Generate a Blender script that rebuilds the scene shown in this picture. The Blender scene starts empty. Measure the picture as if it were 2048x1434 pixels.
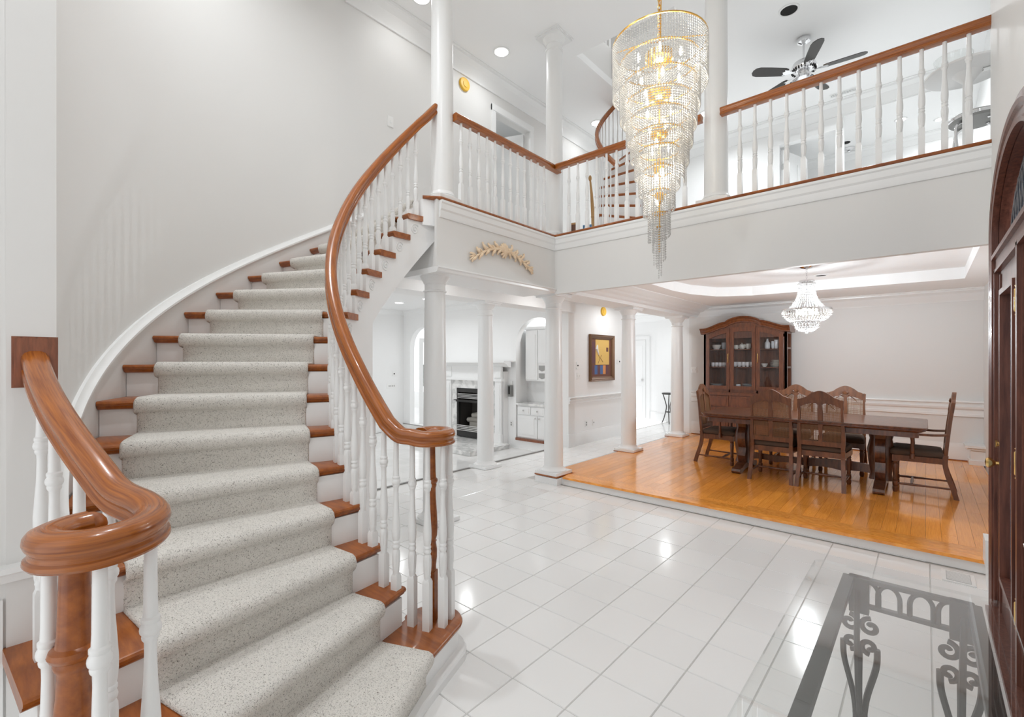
import bpy, math, random
from math import sin, cos, pi, sqrt, atan2, radians, hypot, exp
from mathutils import Vector, Matrix
random.seed(7)
SC = bpy.context.scene
COL = SC.collection

# ------------------------------------------------------------------ camera
CA = 0.7225                       # camera heading, turned left of +Y
EYE = 1.5
cd = bpy.data.cameras.new('camera')
cd.sensor_width = 36.0
cd.lens = 938.225 / 2048 * 36
cd.shift_y = 5.08 / 2048
cd.clip_start = 0.02
cam = bpy.data.objects.new('camera', cd)
cam.location = (0, 0, EYE)
cam.rotation_euler = (pi / 2, 0, CA)
COL.objects.link(cam)
SC.camera = cam

# ------------------------------------------------------------------ sky and exposure
W = bpy.data.worlds.new('daylight')
SC.world = W
W.use_nodes = True
bg = W.node_tree.nodes['Background']
bg.inputs['Color'].default_value = (0.97, 0.985, 1.0, 1)
bg.inputs['Strength'].default_value = 1.35
SC.view_settings.view_transform = 'Standard'
SC.view_settings.look = 'None'
SC.view_settings.gamma = 1.0
SC.view_settings.use_curve_mapping = False
SC.view_settings.exposure = 0.18
SC.cycles.max_bounces = 10
SC.cycles.diffuse_bounces = 6
SC.cycles.glossy_bounces = 4
SC.cycles.transmission_bounces = 8
SC.cycles.transparent_max_bounces = 24
SC.cycles.sample_clamp_indirect = 6.0
SC.cycles.caustics_reflective = False
SC.cycles.caustics_refractive = False
CANW = 4.4                       # power of one recessed ceiling lamp

# ------------------------------------------------------------------ materials
def mat(name, color, rough=0.5, metal=0.0, spec=0.5, bump=None, vary=0.0, trans=0.0, emit=None, coat=0.0, alpha=None, ior=None):
    m = bpy.data.materials.new(name); m.use_nodes = True
    nt = m.node_tree; b = nt.nodes['Principled BSDF']
    b.inputs['Base Color'].default_value = (*color, 1)
    b.inputs['Roughness'].default_value = rough
    b.inputs['Metallic'].default_value = metal
    b.inputs['Specular IOR Level'].default_value = spec
    b.inputs['Transmission Weight'].default_value = trans
    b.inputs['Coat Weight'].default_value = coat
    b.inputs['Coat Roughness'].default_value = 0.08
    if ior: b.inputs['IOR'].default_value = ior
    if alpha is not None: b.inputs['Alpha'].default_value = alpha
    if emit:
        b.inputs['Emission Color'].default_value = (*emit[0], 1)
        b.inputs['Emission Strength'].default_value = emit[1]
    if bump:
        sc, st, dist = bump
        tc = nt.nodes.new('ShaderNodeTexCoord'); n = nt.nodes.new('ShaderNodeTexNoise')
        n.inputs['Scale'].default_value = sc; n.inputs['Detail'].default_value = 3
        bp = nt.nodes.new('ShaderNodeBump'); bp.inputs['Strength'].default_value = st; bp.inputs['Distance'].default_value = dist
        nt.links.new(tc.outputs['Object'], n.inputs['Vector']); nt.links.new(n.outputs['Fac'], bp.inputs['Height'])
        nt.links.new(bp.outputs['Normal'], b.inputs['Normal'])
    if vary:
        oi = nt.nodes.new('ShaderNodeObjectInfo'); hs = nt.nodes.new('ShaderNodeHueSaturation')
        mr = nt.nodes.new('ShaderNodeMapRange'); mr.inputs['To Min'].default_value = 1 - vary; mr.inputs['To Max'].default_value = 1 + vary
        nt.links.new(oi.outputs['Random'], mr.inputs['Value']); nt.links.new(mr.outputs['Result'], hs.inputs['Value'])
        hs.inputs['Color'].default_value = (*color, 1); nt.links.new(hs.outputs['Color'], b.inputs['Base Color'])
    return m

def wood(name, dark, light, rough=0.28, grain=(1, 1, 12), sc=6.0, vary=0.0, coat=0.4, uv=False):
    m = bpy.data.materials.new(name); m.use_nodes = True
    nt = m.node_tree; b = nt.nodes['Principled BSDF']; L = nt.links.new
    tc = nt.nodes.new('ShaderNodeTexCoord'); mp = nt.nodes.new('ShaderNodeMapping')
    mp.inputs['Scale'].default_value = grain
    n = nt.nodes.new('ShaderNodeTexNoise'); n.inputs['Scale'].default_value = sc; n.inputs['Detail'].default_value = 5; n.inputs['Roughness'].default_value = 0.62
    n2 = nt.nodes.new('ShaderNodeTexNoise'); n2.inputs['Scale'].default_value = 1.3; n2.inputs['Detail'].default_value = 2
    cr = nt.nodes.new('ShaderNodeValToRGB')
    cr.color_ramp.elements[0].position = 0.34; cr.color_ramp.elements[0].color = (*dark, 1)
    cr.color_ramp.elements[1].position = 0.66; cr.color_ramp.elements[1].color = (*light, 1)
    L(tc.outputs['UV' if uv else 'Object'], mp.inputs['Vector'])
    mv = mp.outputs['Vector']
    oi = nt.nodes.new('ShaderNodeObjectInfo')
    if vary:
        ad = nt.nodes.new('ShaderNodeVectorMath'); ad.operation = 'MULTIPLY_ADD'
        cx = nt.nodes.new('ShaderNodeCombineXYZ')
        for k in range(3): L(oi.outputs['Random'], cx.inputs[k])
        ad.inputs[1].default_value = (37, 19, 53); L(cx.outputs[0], ad.inputs[0]); L(mp.outputs['Vector'], ad.inputs[2]); mv = ad.outputs[0]
    L(mv, n.inputs['Vector']); L(tc.outputs['Object'], n2.inputs['Vector']); L(n.outputs['Fac'], cr.inputs['Fac'])
    hs = nt.nodes.new('ShaderNodeHueSaturation'); L(cr.outputs['Color'], hs.inputs['Color'])
    mr = nt.nodes.new('ShaderNodeMapRange'); mr.inputs['To Min'].default_value = 1 - max(vary, .1); mr.inputs['To Max'].default_value = 1 + max(vary, .1)
    L(oi.outputs['Random'] if vary else n2.outputs['Fac'], mr.inputs['Value']); L(mr.outputs['Result'], hs.inputs['Value'])
    L(hs.outputs['Color'], b.inputs['Base Color'])
    b.inputs['Roughness'].default_value = rough; b.inputs['Coat Weight'].default_value = coat; b.inputs['Coat Roughness'].default_value = 0.07
    bp = nt.nodes.new('ShaderNodeBump'); bp.inputs['Strength'].default_value = 0.06; bp.inputs['Distance'].default_value = 0.002
    L(n.outputs['Fac'], bp.inputs['Height']); L(bp.outputs['Normal'], b.inputs['Normal'])
    return m

def marble(name, c0, c1, rough=0.12, sc=4.0):
    m = bpy.data.materials.new(name); m.use_nodes = True
    nt = m.node_tree; b = nt.nodes['Principled BSDF']; L = nt.links.new
    tc = nt.nodes.new('ShaderNodeTexCoord'); n = nt.nodes.new('ShaderNodeTexNoise')
    n.inputs['Scale'].default_value = sc; n.inputs['Detail'].default_value = 8; n.inputs['Distortion'].default_value = 1.6
    cr = nt.nodes.new('ShaderNodeValToRGB')
    cr.color_ramp.elements[0].position = 0.42; cr.color_ramp.elements[0].color = (*c0, 1)
    cr.color_ramp.elements[1].position = 0.56; cr.color_ramp.elements[1].color = (*c1, 1)
    L(tc.outputs['Object'], n.inputs['Vector']); L(n.outputs['Fac'], cr.inputs['Fac']); L(cr.outputs['Color'], b.inputs['Base Color'])
    b.inputs['Roughness'].default_value = rough
    return m

def carpet_mat():
    m = bpy.data.materials.new('carpet'); m.use_nodes = True
    nt = m.node_tree; b = nt.nodes['Principled BSDF']; L = nt.links.new
    tc = nt.nodes.new('ShaderNodeTexCoord')
    v = nt.nodes.new('ShaderNodeTexNoise'); v.inputs['Scale'].default_value = 215; v.inputs['Detail'].default_value = 2.0; v.inputs['Distortion'].default_value = 1.2
    n = nt.nodes.new('ShaderNodeTexNoise'); n.inputs['Scale'].default_value = 14; n.inputs['Detail'].default_value = 3
    cr = nt.nodes.new('ShaderNodeValToRGB')
    cr.color_ramp.elements[0].position = 0.31; cr.color_ramp.elements[0].color = (.25, .22, .185, 1)
    cr.color_ramp.elements[1].position = 0.425; cr.color_ramp.elements[1].color = (.98, .945, .885, 1)
    mx = nt.nodes.new('ShaderNodeMix'); mx.data_type = 'RGBA'; mx.blend_type = 'MULTIPLY'; mx.inputs['Factor'].default_value = 0.12
    L(tc.outputs['Object'], v.inputs['Vector']); L(tc.outputs['Object'], n.inputs['Vector'])
    L(v.outputs['Fac'], cr.inputs['Fac']); L(cr.outputs['Color'], mx.inputs[6]); L(n.outputs['Fac'], mx.inputs[7])
    L(mx.outputs[2], b.inputs['Base Color'])
    b.inputs['Roughness'].default_value = 0.95; b.inputs['Specular IOR Level'].default_value = 0.1
    bp = nt.nodes.new('ShaderNodeBump'); bp.inputs['Strength'].default_value = 0.9; bp.inputs['Distance'].default_value = 0.008
    L(v.outputs['Fac'], bp.inputs['Height']); L(bp.outputs['Normal'], b.inputs['Normal'])
    return m

M = dict(
    wall=mat('wall paint', (.765, .758, .744), 0.55, bump=(60, .04, .002)),
    white=mat('white wall paint', (.87, .872, .868), 0.5),
    trim=mat('white gloss trim', (.85, .853, .848), 0.28, spec=0.5),
    ceil=mat('ceiling paint', (.91, .912, .91), 0.7),
    tile=mat('white glazed tile', (.86, .855, .845), 0.13, spec=0.5, vary=0.02, bump=(9, .05, .004)),
    grout=mat('grout', (.52, .51, .49), 0.8),
    wrail=wood('oak handrail', (.22, .052, .005), (.43, .128, .013), 0.26, (1.0, 26, 1), 6.0, coat=.3, uv=True),
    wtread=wood('oak tread', (.22, .054, .008), (.38, .110, .016), 0.32, (1.5, 9, 9), 4.0, coat=.18),
    plank=wood('oak floor plank', (.70, .235, .028), (.95, .40, .070), 0.16, (14, 1.5, 6), 3.0, vary=0.14, coat=.35),
    walnut=wood('walnut', (.055, .018, .008), (.16, .055, .022), 0.3, (7, 7, 1.4), 4.0, coat=.35),
    wback=wood('pale walnut', (.095, .032, .011), (.20, .070, .024), 0.36, (7, 7, 1.4), 4.0, coat=.15),
    cherry=wood('cherry', (.095, .028, .012), (.20, .066, .026), 0.3, (8, 8, 1.3), 4.0, coat=.4),
    mahog=wood('mahogany', (.085, .026, .016), (.19, .066, .04), 0.42, (12, 12, 1.0), 4.0, coat=.15),
    rosette=wood('red oak', (.16, .05, .022), (.30, .10, .045), 0.35, (9, 9, 1.2), 8.0),
    carpet=carpet_mat(),
    seat=mat('brown upholstery', (.085, .055, .038), 0.8, bump=(300, .2, .001)),
    cane=mat('cane weave', (.22, .11, .05), 0.6),
    iron=mat('black iron', (.045, .042, .04), 0.45, metal=.3, spec=.4),
    black=mat('black enamel', (.018, .017, .016), 0.4),
    dark=mat('dark void', (.012, .011, .01), 0.9),
    ash=mat('ceramic log', (.42, .40, .36), 0.9, bump=(40, .5, .02)),
    soot=mat('firebox steel', (.06, .055, .05), 0.7),
    steel=mat('brushed steel', (.62, .62, .61), 0.25, metal=1.0),
    chrome=mat('chrome', (.82, .82, .83), 0.06, metal=1.0),
    brass=mat('brass', (.85, .58, .22), 0.16, metal=1.0),
    gold=mat('gilt metal', (.80, .48, .13), 0.25, metal=1.0),
    blade=mat('fan blade', (.03, .026, .022), 0.35),
    marble=marble('white marble', (.60, .60, .59), (.84, .835, .82)),
    mfloor=marble('marble floor', (.76, .755, .74), (.83, .825, .815), 0.1, 1.5),
    slate=mat('dark threshold', (.20, .19, .18), 0.4),
    porcelain=mat('porcelain', (.80, .77, .70), 0.2),
    ltblue=mat('pale glaze', (.55, .58, .60), 0.25),
    plate=mat('white plastic plate', (.86, .86, .85), 0.35),
    hole=mat('grey slot', (.35, .35, .34), 0.6),
    yellow=mat('yellow cover', (.86, .52, .06), 0.45),
    phone=mat('grey plastic', (.22, .22, .21), 0.5),
    cream=mat('carved cream plaster', (.84, .66, .47), 0.6, bump=(70, .4, .004)),
    glow=mat('lamp lens', (1, 1, 1), 0.5, emit=((1, .97, .92), 14.0)),
    bulb=mat('candle bulb', (1, 1, 1), 0.4, emit=((1, .90, .72), 30.0)),
    blue=mat('blue print', (.06, .20, .38), 0.5),
    tan=mat('tan wood', (.42, .24, .09), 0.5),
    mirror=mat('bevel', (.8, .8, .8), 0.1),
    bluegrey=mat('leaded textured pane', (.30, .36, .47), 0.12, spec=.7, bump=(45, .7, .01)),
    came=mat('lead came', (.16, .16, .17), 0.5, metal=.6),
)
def glass_mat(name, tint, rough=0.0, base=.05):
    m = bpy.data.materials.new(name); m.use_nodes = True
    nt = m.node_tree; L = nt.links.new
    for n in list(nt.nodes):
        if n.type == 'BSDF_PRINCIPLED': nt.nodes.remove(n)
    out = [n for n in nt.nodes if n.type == 'OUTPUT_MATERIAL'][0]
    t = nt.nodes.new('ShaderNodeBsdfTransparent'); t.inputs['Color'].default_value = (*tint, 1)
    g = nt.nodes.new('ShaderNodeBsdfGlossy'); g.inputs['Roughness'].default_value = rough
    lw = nt.nodes.new('ShaderNodeLayerWeight'); lw.inputs['Blend'].default_value = .5
    pw = nt.nodes.new('ShaderNodeMath'); pw.operation = 'POWER'; pw.inputs[1].default_value = 4.0; L(lw.outputs['Facing'], pw.inputs[0])
    fr = nt.nodes.new('ShaderNodeMath'); fr.operation = 'MULTIPLY_ADD'; fr.inputs[1].default_value = .7; fr.inputs[2].default_value = base; L(pw.outputs[0], fr.inputs[0])
    mx = nt.nodes.new('ShaderNodeMixShader'); L(fr.outputs[0], mx.inputs[0]); L(t.outputs[0], mx.inputs[1]); L(g.outputs[0], mx.inputs[2])
    L(mx.outputs[0], out.inputs['Surface'])
    return m
M['glass'] = glass_mat('clear glass', (.975, .985, .98), 0.0, .09)
M['pane'] = glass_mat('cabinet pane', (.86, .87, .89), 0.02)
M['crystal'] = mat('cut crystal', (.90, .885, .855), 0.10, spec=1.0, trans=0.25, ior=1.6)
M['crystalw'] = mat('lit crystal', (.97, .97, .97), 0.1, spec=1.0, trans=0.15, ior=1.6)
M['canvas'] = mat('ochre paint', (.72, .47, .13), 0.6, bump=(30, .4, .004))
M['c_dark'] = mat('umber paint', (.16, .06, .035), 0.6, bump=(30, .4, .004))
M['c_blue'] = mat('blue paint', (.07, .14, .33), 0.6)
M['c_orange'] = mat('orange paint', (.70, .28, .08), 0.6)
M['c_plum'] = mat('plum paint', (.13, .05, .06), 0.6)
M['c_pale'] = mat('pale paint', (.80, .72, .52), 0.6)
M['fbrown'] = mat('bronzed frame', (.17, .085, .04), 0.35, metal=.35, bump=(90, .3, .003))

# ------------------------------------------------------------------ mesh helpers
def c2w(l, d, z=None):            # stair set-out axes (sideways, away from the eye line) to room axes
    x = l * cos(CA) - d * sin(CA); y = l * sin(CA) + d * cos(CA)
    return (x, y) if z is None else (x, y, z)

class MB:
    def __init__(s): s.v = []; s.f = []; s.uv = {}; s.fm = {}
    def box(s, x0, x1, y0, y1, z0, z1, m=None):
        b = len(s.v)
        P = [(x0, y0, z0), (x1, y0, z0), (x1, y1, z0), (x0, y1, z0), (x0, y0, z1), (x1, y0, z1), (x1, y1, z1), (x0, y1, z1)]
        s.v += [tuple(m @ Vector(p)) if m else p for p in P]
        for q in ((0, 3, 2, 1), (4, 5, 6, 7), (0, 1, 5, 4), (1, 2, 6, 5), (2, 3, 7, 6), (3, 0, 4, 7)): s.f.append(tuple(b + i for i in q))
        return s
    def grid(s, rows, closed_u=False, closed_v=False, caps=False, flip=False):
        b = len(s.v); n = len(rows); k = len(rows[0])
        for r in rows: s.v += [tuple(p) for p in r]
        for i in range(n if closed_v else n - 1):
            for j in range(k if closed_u else k - 1):
                a0 = b + i * k + j; a1 = b + i * k + (j + 1) % k
                c0 = b + ((i + 1) % n) * k + j; c1 = b + ((i + 1) % n) * k + (j + 1) % k
                s.f.append((a0, c0, c1, a1) if flip else (a0, a1, c1, c0))
        if caps:
            s.f.append(tuple(b + j for j in (range(k) if flip else reversed(range(k)))))
            s.f.append(tuple(b + (n - 1) * k + j for j in (reversed(range(k)) if flip else range(k))))
        return s
    def lathe(s, prof, seg=16, o=(0, 0, 0), flute=None, m=None):
        rows = []
        for i, (r, z) in enumerate(prof):
            row = []
            for k in range(seg):
                a = 2 * pi * k / seg; rr = r
                if flute and flute[0] <= i <= flute[1] and k % 2: rr = r * .88
                p = Vector((rr * cos(a), rr * sin(a), z))
                if m: p = m @ p
                row.append((p[0] + o[0], p[1] + o[1], p[2] + o[2]))
            rows.append(row)
        return s.grid(rows, closed_u=True, caps=True)
    def tube(s, pts, r, seg=8, closed=False):
        pts = [Vector(p) for p in pts]; n = len(pts); rows = []; prev = None
        for i, p in enumerate(pts):
            if closed: t = pts[(i + 1) % n] - pts[i - 1]
            else: t = pts[min(i + 1, n - 1)] - pts[max(i - 1, 0)]
            t.normalize()
            if prev is None: q = t.orthogonal().normalized()
            else:
                q = prev - t * prev.dot(t); q = q.normalized() if q.length > 1e-6 else t.orthogonal().normalized()
            prev = q; w = t.cross(q); rr = r[i] if isinstance(r, (list, tuple)) else r
            rows.append([tuple(p + q * (rr * cos(2 * pi * k / seg)) + w * (rr * sin(2 * pi * k / seg))) for k in range(seg)])
        return s.grid(rows, closed_u=True, closed_v=closed, caps=not closed)
    def sweep(s, pts, prof, uv=False, up=(0, 0, 1), closed=False):
        pts = [Vector(p) for p in pts]; n = len(pts); rows = []; up = Vector(up); ln = [0]
        for i in range(1, n): ln.append(ln[-1] + (pts[i] - pts[i - 1]).length)
        for i, p in enumerate(pts):
            if closed: t0 = (pts[i] - pts[i - 1]).normalized(); t1 = (pts[(i + 1) % n] - pts[i]).normalized()
            else:
                t1 = (pts[min(i + 1, n - 1)] - pts[max(i, 0)]) if i < n - 1 else pts[i] - pts[i - 1]
                t0 = (pts[i] - pts[i - 1]) if i > 0 else t1
                t0 = t0.normalized(); t1 = t1.normalized()
            t = (t0 + t1); t = t.normalized() if t.length > 1e-6 else t1
            side = t.cross(up).normalized(); upv = side.cross(t).normalized()
            k = 1.0 / max(0.35, t.dot(t1))
            rows.append([tuple(p + side * (a * k) + upv * c) for a, c in prof])
        b = len(s.f); m = len(prof)
        s.grid(rows, closed_u=True, closed_v=closed, caps=not closed)
        if uv:
            per = [0]
            for j in range(m): a = prof[j]; c = prof[(j + 1) % m]; per.append(per[-1] + hypot(a[0] - c[0], a[1] - c[1]))
            fi = b
            for i in range(n - 1):
                for j in range(m):
                    s.uv[fi] = [(ln[i], per[j]), (ln[i], per[j + 1]), (ln[i + 1], per[j + 1]), (ln[i + 1], per[j])]; fi += 1
        return s
    def prism(s, poly, a, b, ax='z', m=None):      # poly extruded from a to b along ax
        n = len(poly); base = len(s.v)
        def P(u, w, t): return (u, w, t) if ax == 'z' else ((u, t, w) if ax == 'y' else (t, u, w))
        for t in (a, b):
            for u, w in poly:
                p = P(u, w, t); s.v.append(tuple(m @ Vector(p)) if m else p)
        s.f.append(tuple(base + i for i in reversed(range(n)))); s.f.append(tuple(base + n + i for i in range(n)))
        for i in range(n): j = (i + 1) % n; s.f.append((base + i, base + j, base + n + j, base + n + i))
        return s
    def ball(s, c, r, seg=8, rings=5, sc=(1, 1, 1)):
        prof = [(r * sin(pi * i / rings) if 0 < i < rings else r * .02, -r * cos(pi * i / rings)) for i in range(rings + 1)]
        return s.lathe(prof, seg, c, m=Matrix.Diagonal(Vector((*sc, 1))))
    def build(s, name, m, parent=None, smooth=None, shift=None, fix=True):
        me = bpy.data.meshes.new(name)
        off = Vector(shift) if shift is not None else None
        vs = [tuple(Vector(p) - off) for p in s.v] if off is not None else s.v
        me.from_pydata(vs, [], s.f)
        if fix:
            import bmesh
            bm = bmesh.new(); bm.from_mesh(me); bmesh.ops.recalc_face_normals(bm, faces=bm.faces); bm.to_mesh(me); bm.free()
        if s.uv:
            ul = me.uv_layers.new(name='UV'); nv = {}
            for fi, p in enumerate(me.polygons):
                if fi in s.uv:
                    base = {s.f[fi][k]: s.uv[fi][k] for k in range(len(s.f[fi]))}
                    for li in p.loop_indices: ul.data[li].uv = base.get(me.loops[li].vertex_index, (0, 0))
        for mm in (m if isinstance(m, list) else [m]): me.materials.append(M[mm] if isinstance(mm, str) else mm)
        for fi, k in s.fm.items(): me.polygons[fi].material_index = k
        if smooth:
            for p in me.polygons: p.use_smooth = True
            me.set_sharp_from_angle(angle=radians(smooth))
        o = bpy.data.objects.new(name, me); COL.objects.link(o)
        if parent: o.parent = parent
        return o

def tag(o, label, cat, group=None):
    o['label'] = label; o['category'] = cat
    if group: o['group'] = group
    return o
def struct(o, label=None):
    o['kind'] = 'structure'
    if label: o['label'] = label
    return o
def stuff(o): o['kind'] = 'stuff'; return o
def thing(name, label, cat, loc=(0, 0, 0), rz=0, group=None):
    o = bpy.data.objects.new(name, None); COL.objects.link(o); o.empty_display_size = .1
    o.location = loc; o.rotation_euler = (0, 0, rz)
    return tag(o, label, cat, group)
def dup(o, parent=None, loc=None, rz=None):
    c = o.copy(); COL.objects.link(c)
    if parent: c.parent = parent
    if loc is not None: c.location = loc
    if rz is not None: c.rotation_euler = (0, 0, rz)
    return c
def dup_tree(o, loc, rz, label=None):
    c = dup(o, None, loc, rz)
    if label: c['label'] = label
    for ch in list(o.children):
        d = dup(ch, c)
        for g in list(ch.children): dup(g, d)
    return c
def lamp(name, kind, loc, power, parent=None, size=.1, color=(1, .97, .93), spread=None, rot=None):
    ld = bpy.data.lights.new(name, kind); ld.energy = power; ld.color = color
    if kind == 'AREA':
        ld.shape = 'DISK'; ld.size = size
        if spread: ld.spread = spread
    elif kind == 'SPOT':
        ld.spot_size = spread or 2.4; ld.spot_blend = .6; ld.shadow_soft_size = size
    else: ld.shadow_soft_size = size
    o = bpy.data.objects.new(name, ld); COL.objects.link(o); o.location = loc
    if rot: o.rotation_euler = rot
    if parent: o.parent = parent
    return o
def catmull(P, n=8):
    out = []
    for i in range(len(P) - 1):
        p0 = Vector(P[max(i - 1, 0)]); p1 = Vector(P[i]); p2 = Vector(P[i + 1]); p3 = Vector(P[min(i + 2, len(P) - 1)])
        for k in range(n):
            t = k / n
            out.append(.5 * ((2 * p1) + (p2 - p0) * t + (2 * p0 - 5 * p1 + 4 * p2 - p3) * t * t + (3 * p1 - p0 - 3 * p2 + p3) * t ** 3))
    out.append(Vector(P[-1])); return out

# ================================================================== STRUCTURE
CEIL = 5.42; H2 = 2.957; FX = 0.325; LVL = 2.70; PZ = 0.10
SX, SY = c2w(-.1068, 3.3158)      # centre of the stair curve
RWALL = 2.24

def arch_pts(c, a, zs, rise, n=24):
    return [(c + a * cos(pi - pi * i / n), zs + rise * sin(pi * i / n)) for i in range(n + 1)]

# --- tiled floor of foyer and hall
TS = .2977; TX = -1.4643; TY = 1.6678
fl = struct(MB().box(-4.79, .6, -2.4, 11.6, -.06, -.004).build('floor', 'grout'))
g = .0022; t = TS / 2 - g
tm = MB()
tm.v = [(-t, -t, -.004), (t, -t, -.004), (t, t, -.004), (-t, t, -.004), (-t + .002, -t + .002, 0), (t - .002, -t + .002, 0), (t - .002, t - .002, 0), (-t + .002, t - .002, 0)]
tm.f = [(4, 5, 6, 7), (0, 1, 5, 4), (1, 2, 6, 5), (2, 3, 7, 6), (3, 0, 4, 7)]
cells = []
for i in range(-12, 7):
    for j in range(-14, 34):
        x = TX + (i + .5) * TS; y = TY + (j + .5) * TS
        if x < -4.79 + t or x > FX + .12 or y > 11.5: continue
        if x > -3.57 - t and y > 4.66 + .1: continue
        if (y - 4.66) > -t and x > -3.57: pass
        l = x * cos(CA) + y * sin(CA); d = -x * sin(CA) + y * cos(CA)
        inview = d > .6 and abs(l / d) < 1.2 and 1.5 / d * 938 < 760
        rr = hypot(x - SX, y - SY); an = atan2(y - SY, x - SX) % (2 * pi)
        under = 1.2 < rr < 2.15 and 2.9 < an < 5.1
        cells.append(((0 if inview and not under else 100) + hypot(x, y), x, y))
cells.sort()
t0 = None
for k, (_, x, y) in enumerate(cells[:300]):
    if t0 is None: t0 = tm.build('tile', 'tile', fl, fix=False); t0.location = (x, y, 0)
    else: dup(t0, fl, (x, y, 0))
rest = MB()
for _, x, y in cells[300:]:
    b = len(rest.v); rest.v += [(p[0] + x, p[1] + y, p[2]) for p in tm.v]; rest.f += [tuple(b + q for q in f) for f in tm.f]
stuff(rest.build('tile_field', 'tile', fl, fix=False))

# --- living room marble floor and thresholds
LZ = -.15
struct(MB().box(-9.42, -4.81, .5, 6.75, -.21, LZ).box(-4.81, -4.795, .5, 6.75, -.21, -.006).box(-9.42, -8.0, 6.70, 6.76, LZ, -.004).build('floor', 'mfloor'))
struct(MB().box(-4.83, -4.785, 1.0, 4.55, -.005, .004).build('trim_1', 'slate'))
struct(MB().box(-4.83, -4.785, 4.93, 6.7, -.005, .004).build('trim_2', 'slate'))
struct(MB().box(-9.42, -8.0, 6.72, 6.76, -.005, .006).build('trim_3', 'slate'))

# --- raised dining platform with oak planks
pf = struct(MB().box(-3.55, .6, 4.68, 9.2, 0, .075).box(-3.3, -.0, 4.672, 4.68, .0, .012).build('floor', 'trim'))
PW = .094
pm = MB()
def plank(name_, x0, x1, y0, y1, z1=PZ):
    o = dup(p0, pf, ((x0 + x1) / 2, (y0 + y1) / 2, z1)); o.scale = ((x1 - x0 - .0012), (y1 - y0 - .0012), 1); return o
p0 = MB().box(-.5, .5, -.5, .5, -.024, 0).build('plank', 'plank', pf)
p0.location = (-1.6, 4.655 + PW / 2, PZ); p0.scale = (3.8, PW, 1)
plank('', .3, .58, 4.655, 4.655 + PW)
for k in (1, 2):                                   # boards of the border, along the front and the left side
    xs = [-3.57 + PW * k] + sorted(random.uniform(-3, .2) for _ in range(3)) + [.58]
    for a, b in zip(xs, xs[1:]): plank('', a, b, 4.655 + PW * k, 4.655 + PW * (k + 1))
for k in range(3):
    ys = [4.655 + PW * (1 if k == 0 else k + .0)] + [5.6 + random.random() * .3, 6.7 + random.random() * .3, 7.9 + random.random() * .3] + [9.12]
    if k == 0: ys[0] = 4.655
    for a, b in zip(ys, ys[1:]): plank('', -3.57 + PW * k + (0 if k else 0), -3.57 + PW * (k + 1), a, b)
x = -3.57 + 3 * PW; y0 = 4.655 + 3 * PW
while x < .58:
    x1 = min(x + PW, .58); y = y0 - random.uniform(0, .9); first = True
    while y < 9.12:
        y1 = y + random.uniform(.75, 1.45)
        if 9.12 - y1 < .3: y1 = 9.12
        if y1 > y0 + .04: plank('', x, x1, max(y, y0), min(y1, 9.12))
        y = y1
    x = x1
p0.location = (-1.495, 4.655 + PW / 2, PZ); p0.scale = (3.59, PW - .0012, 1)

# --- walls of the foyer
struct(MB().box(-2.42, -2.28, -2.4, SY - RWALL, 0, CEIL).build('wall_left', 'wall'))
n = 48
arc = [(SX + RWALL * cos(a), SY + RWALL * sin(a)) for a in [1.5 * pi - (.5 * pi) * i / n for i in range(n + 1)]]
arco = [(SX + (RWALL + .12) * cos(a), SY + (RWALL + .12) * sin(a)) for a in [1.5 * pi - (.5 * pi) * i / n for i in range(n + 1)]]
struct(MB().prism(arc + arco[::-1], 0, CEIL).build('wall_stair', 'wall', smooth=30))
XW = SX - RWALL
struct(MB().box(XW - .12, XW, SY, 2.78, 0, LVL).box(XW - .12, XW, SY, 4.76, LVL, CEIL).box(XW - .12, XW, 5.52, 8.63, LVL, CEIL).box(XW - .12, XW, 4.76, 5.52, 4.98, CEIL).build('wall_upper', 'wall'))
yc = 3.29
op = arch_pts(yc, .76, 2.24, .37)
poly = [(-2.4, 0), (yc - .76, 0)] + op + [(yc + .76, 0), (4.46, 0), (4.46, CEIL), (-2.4, CEIL)]
struct(MB().prism(poly, FX, FX + .16, 'x').build('wall_front', 'wall'))
# chair rail and baseboard of the front wall (near side) and of the left wall
struct(MB().prism([(0, .79), (-.03, .80), (-.035, .84), (-.07, .85), (-.075, .875), (-.06, .885), (0, .885)], -2.4, 2.36, 'y', Matrix.Translation((FX, 0, 0))).build('trim_4', 'trim', smooth=40))
LT = MB().box(-2.28, -2.262, -2.4, .17, 0, .14)
LT.prism([(-2.28, .765), (-2.25, .775), (-2.245, .80), (-2.225, .81), (-2.225, .828), (-2.28, .828)], -2.4, .175, 'y')
LT.box(-2.28, -2.268, -.9, .05, .70, .715).box(-2.28, -2.268, .035, .05, .22, .70).box(-2.28, -2.268, -.9, .05, .22, .235)
struct(LT.build('trim_5', 'trim'))
struct(MB().box(FX - .02, FX, -2.4, 2.38, 0, .15).box(FX - .02, FX, 4.28, 4.5, 0, .17).box(FX - .035, FX, 4.30, 4.47, .17, .34).build('baseboard_front', 'trim'))

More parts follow.
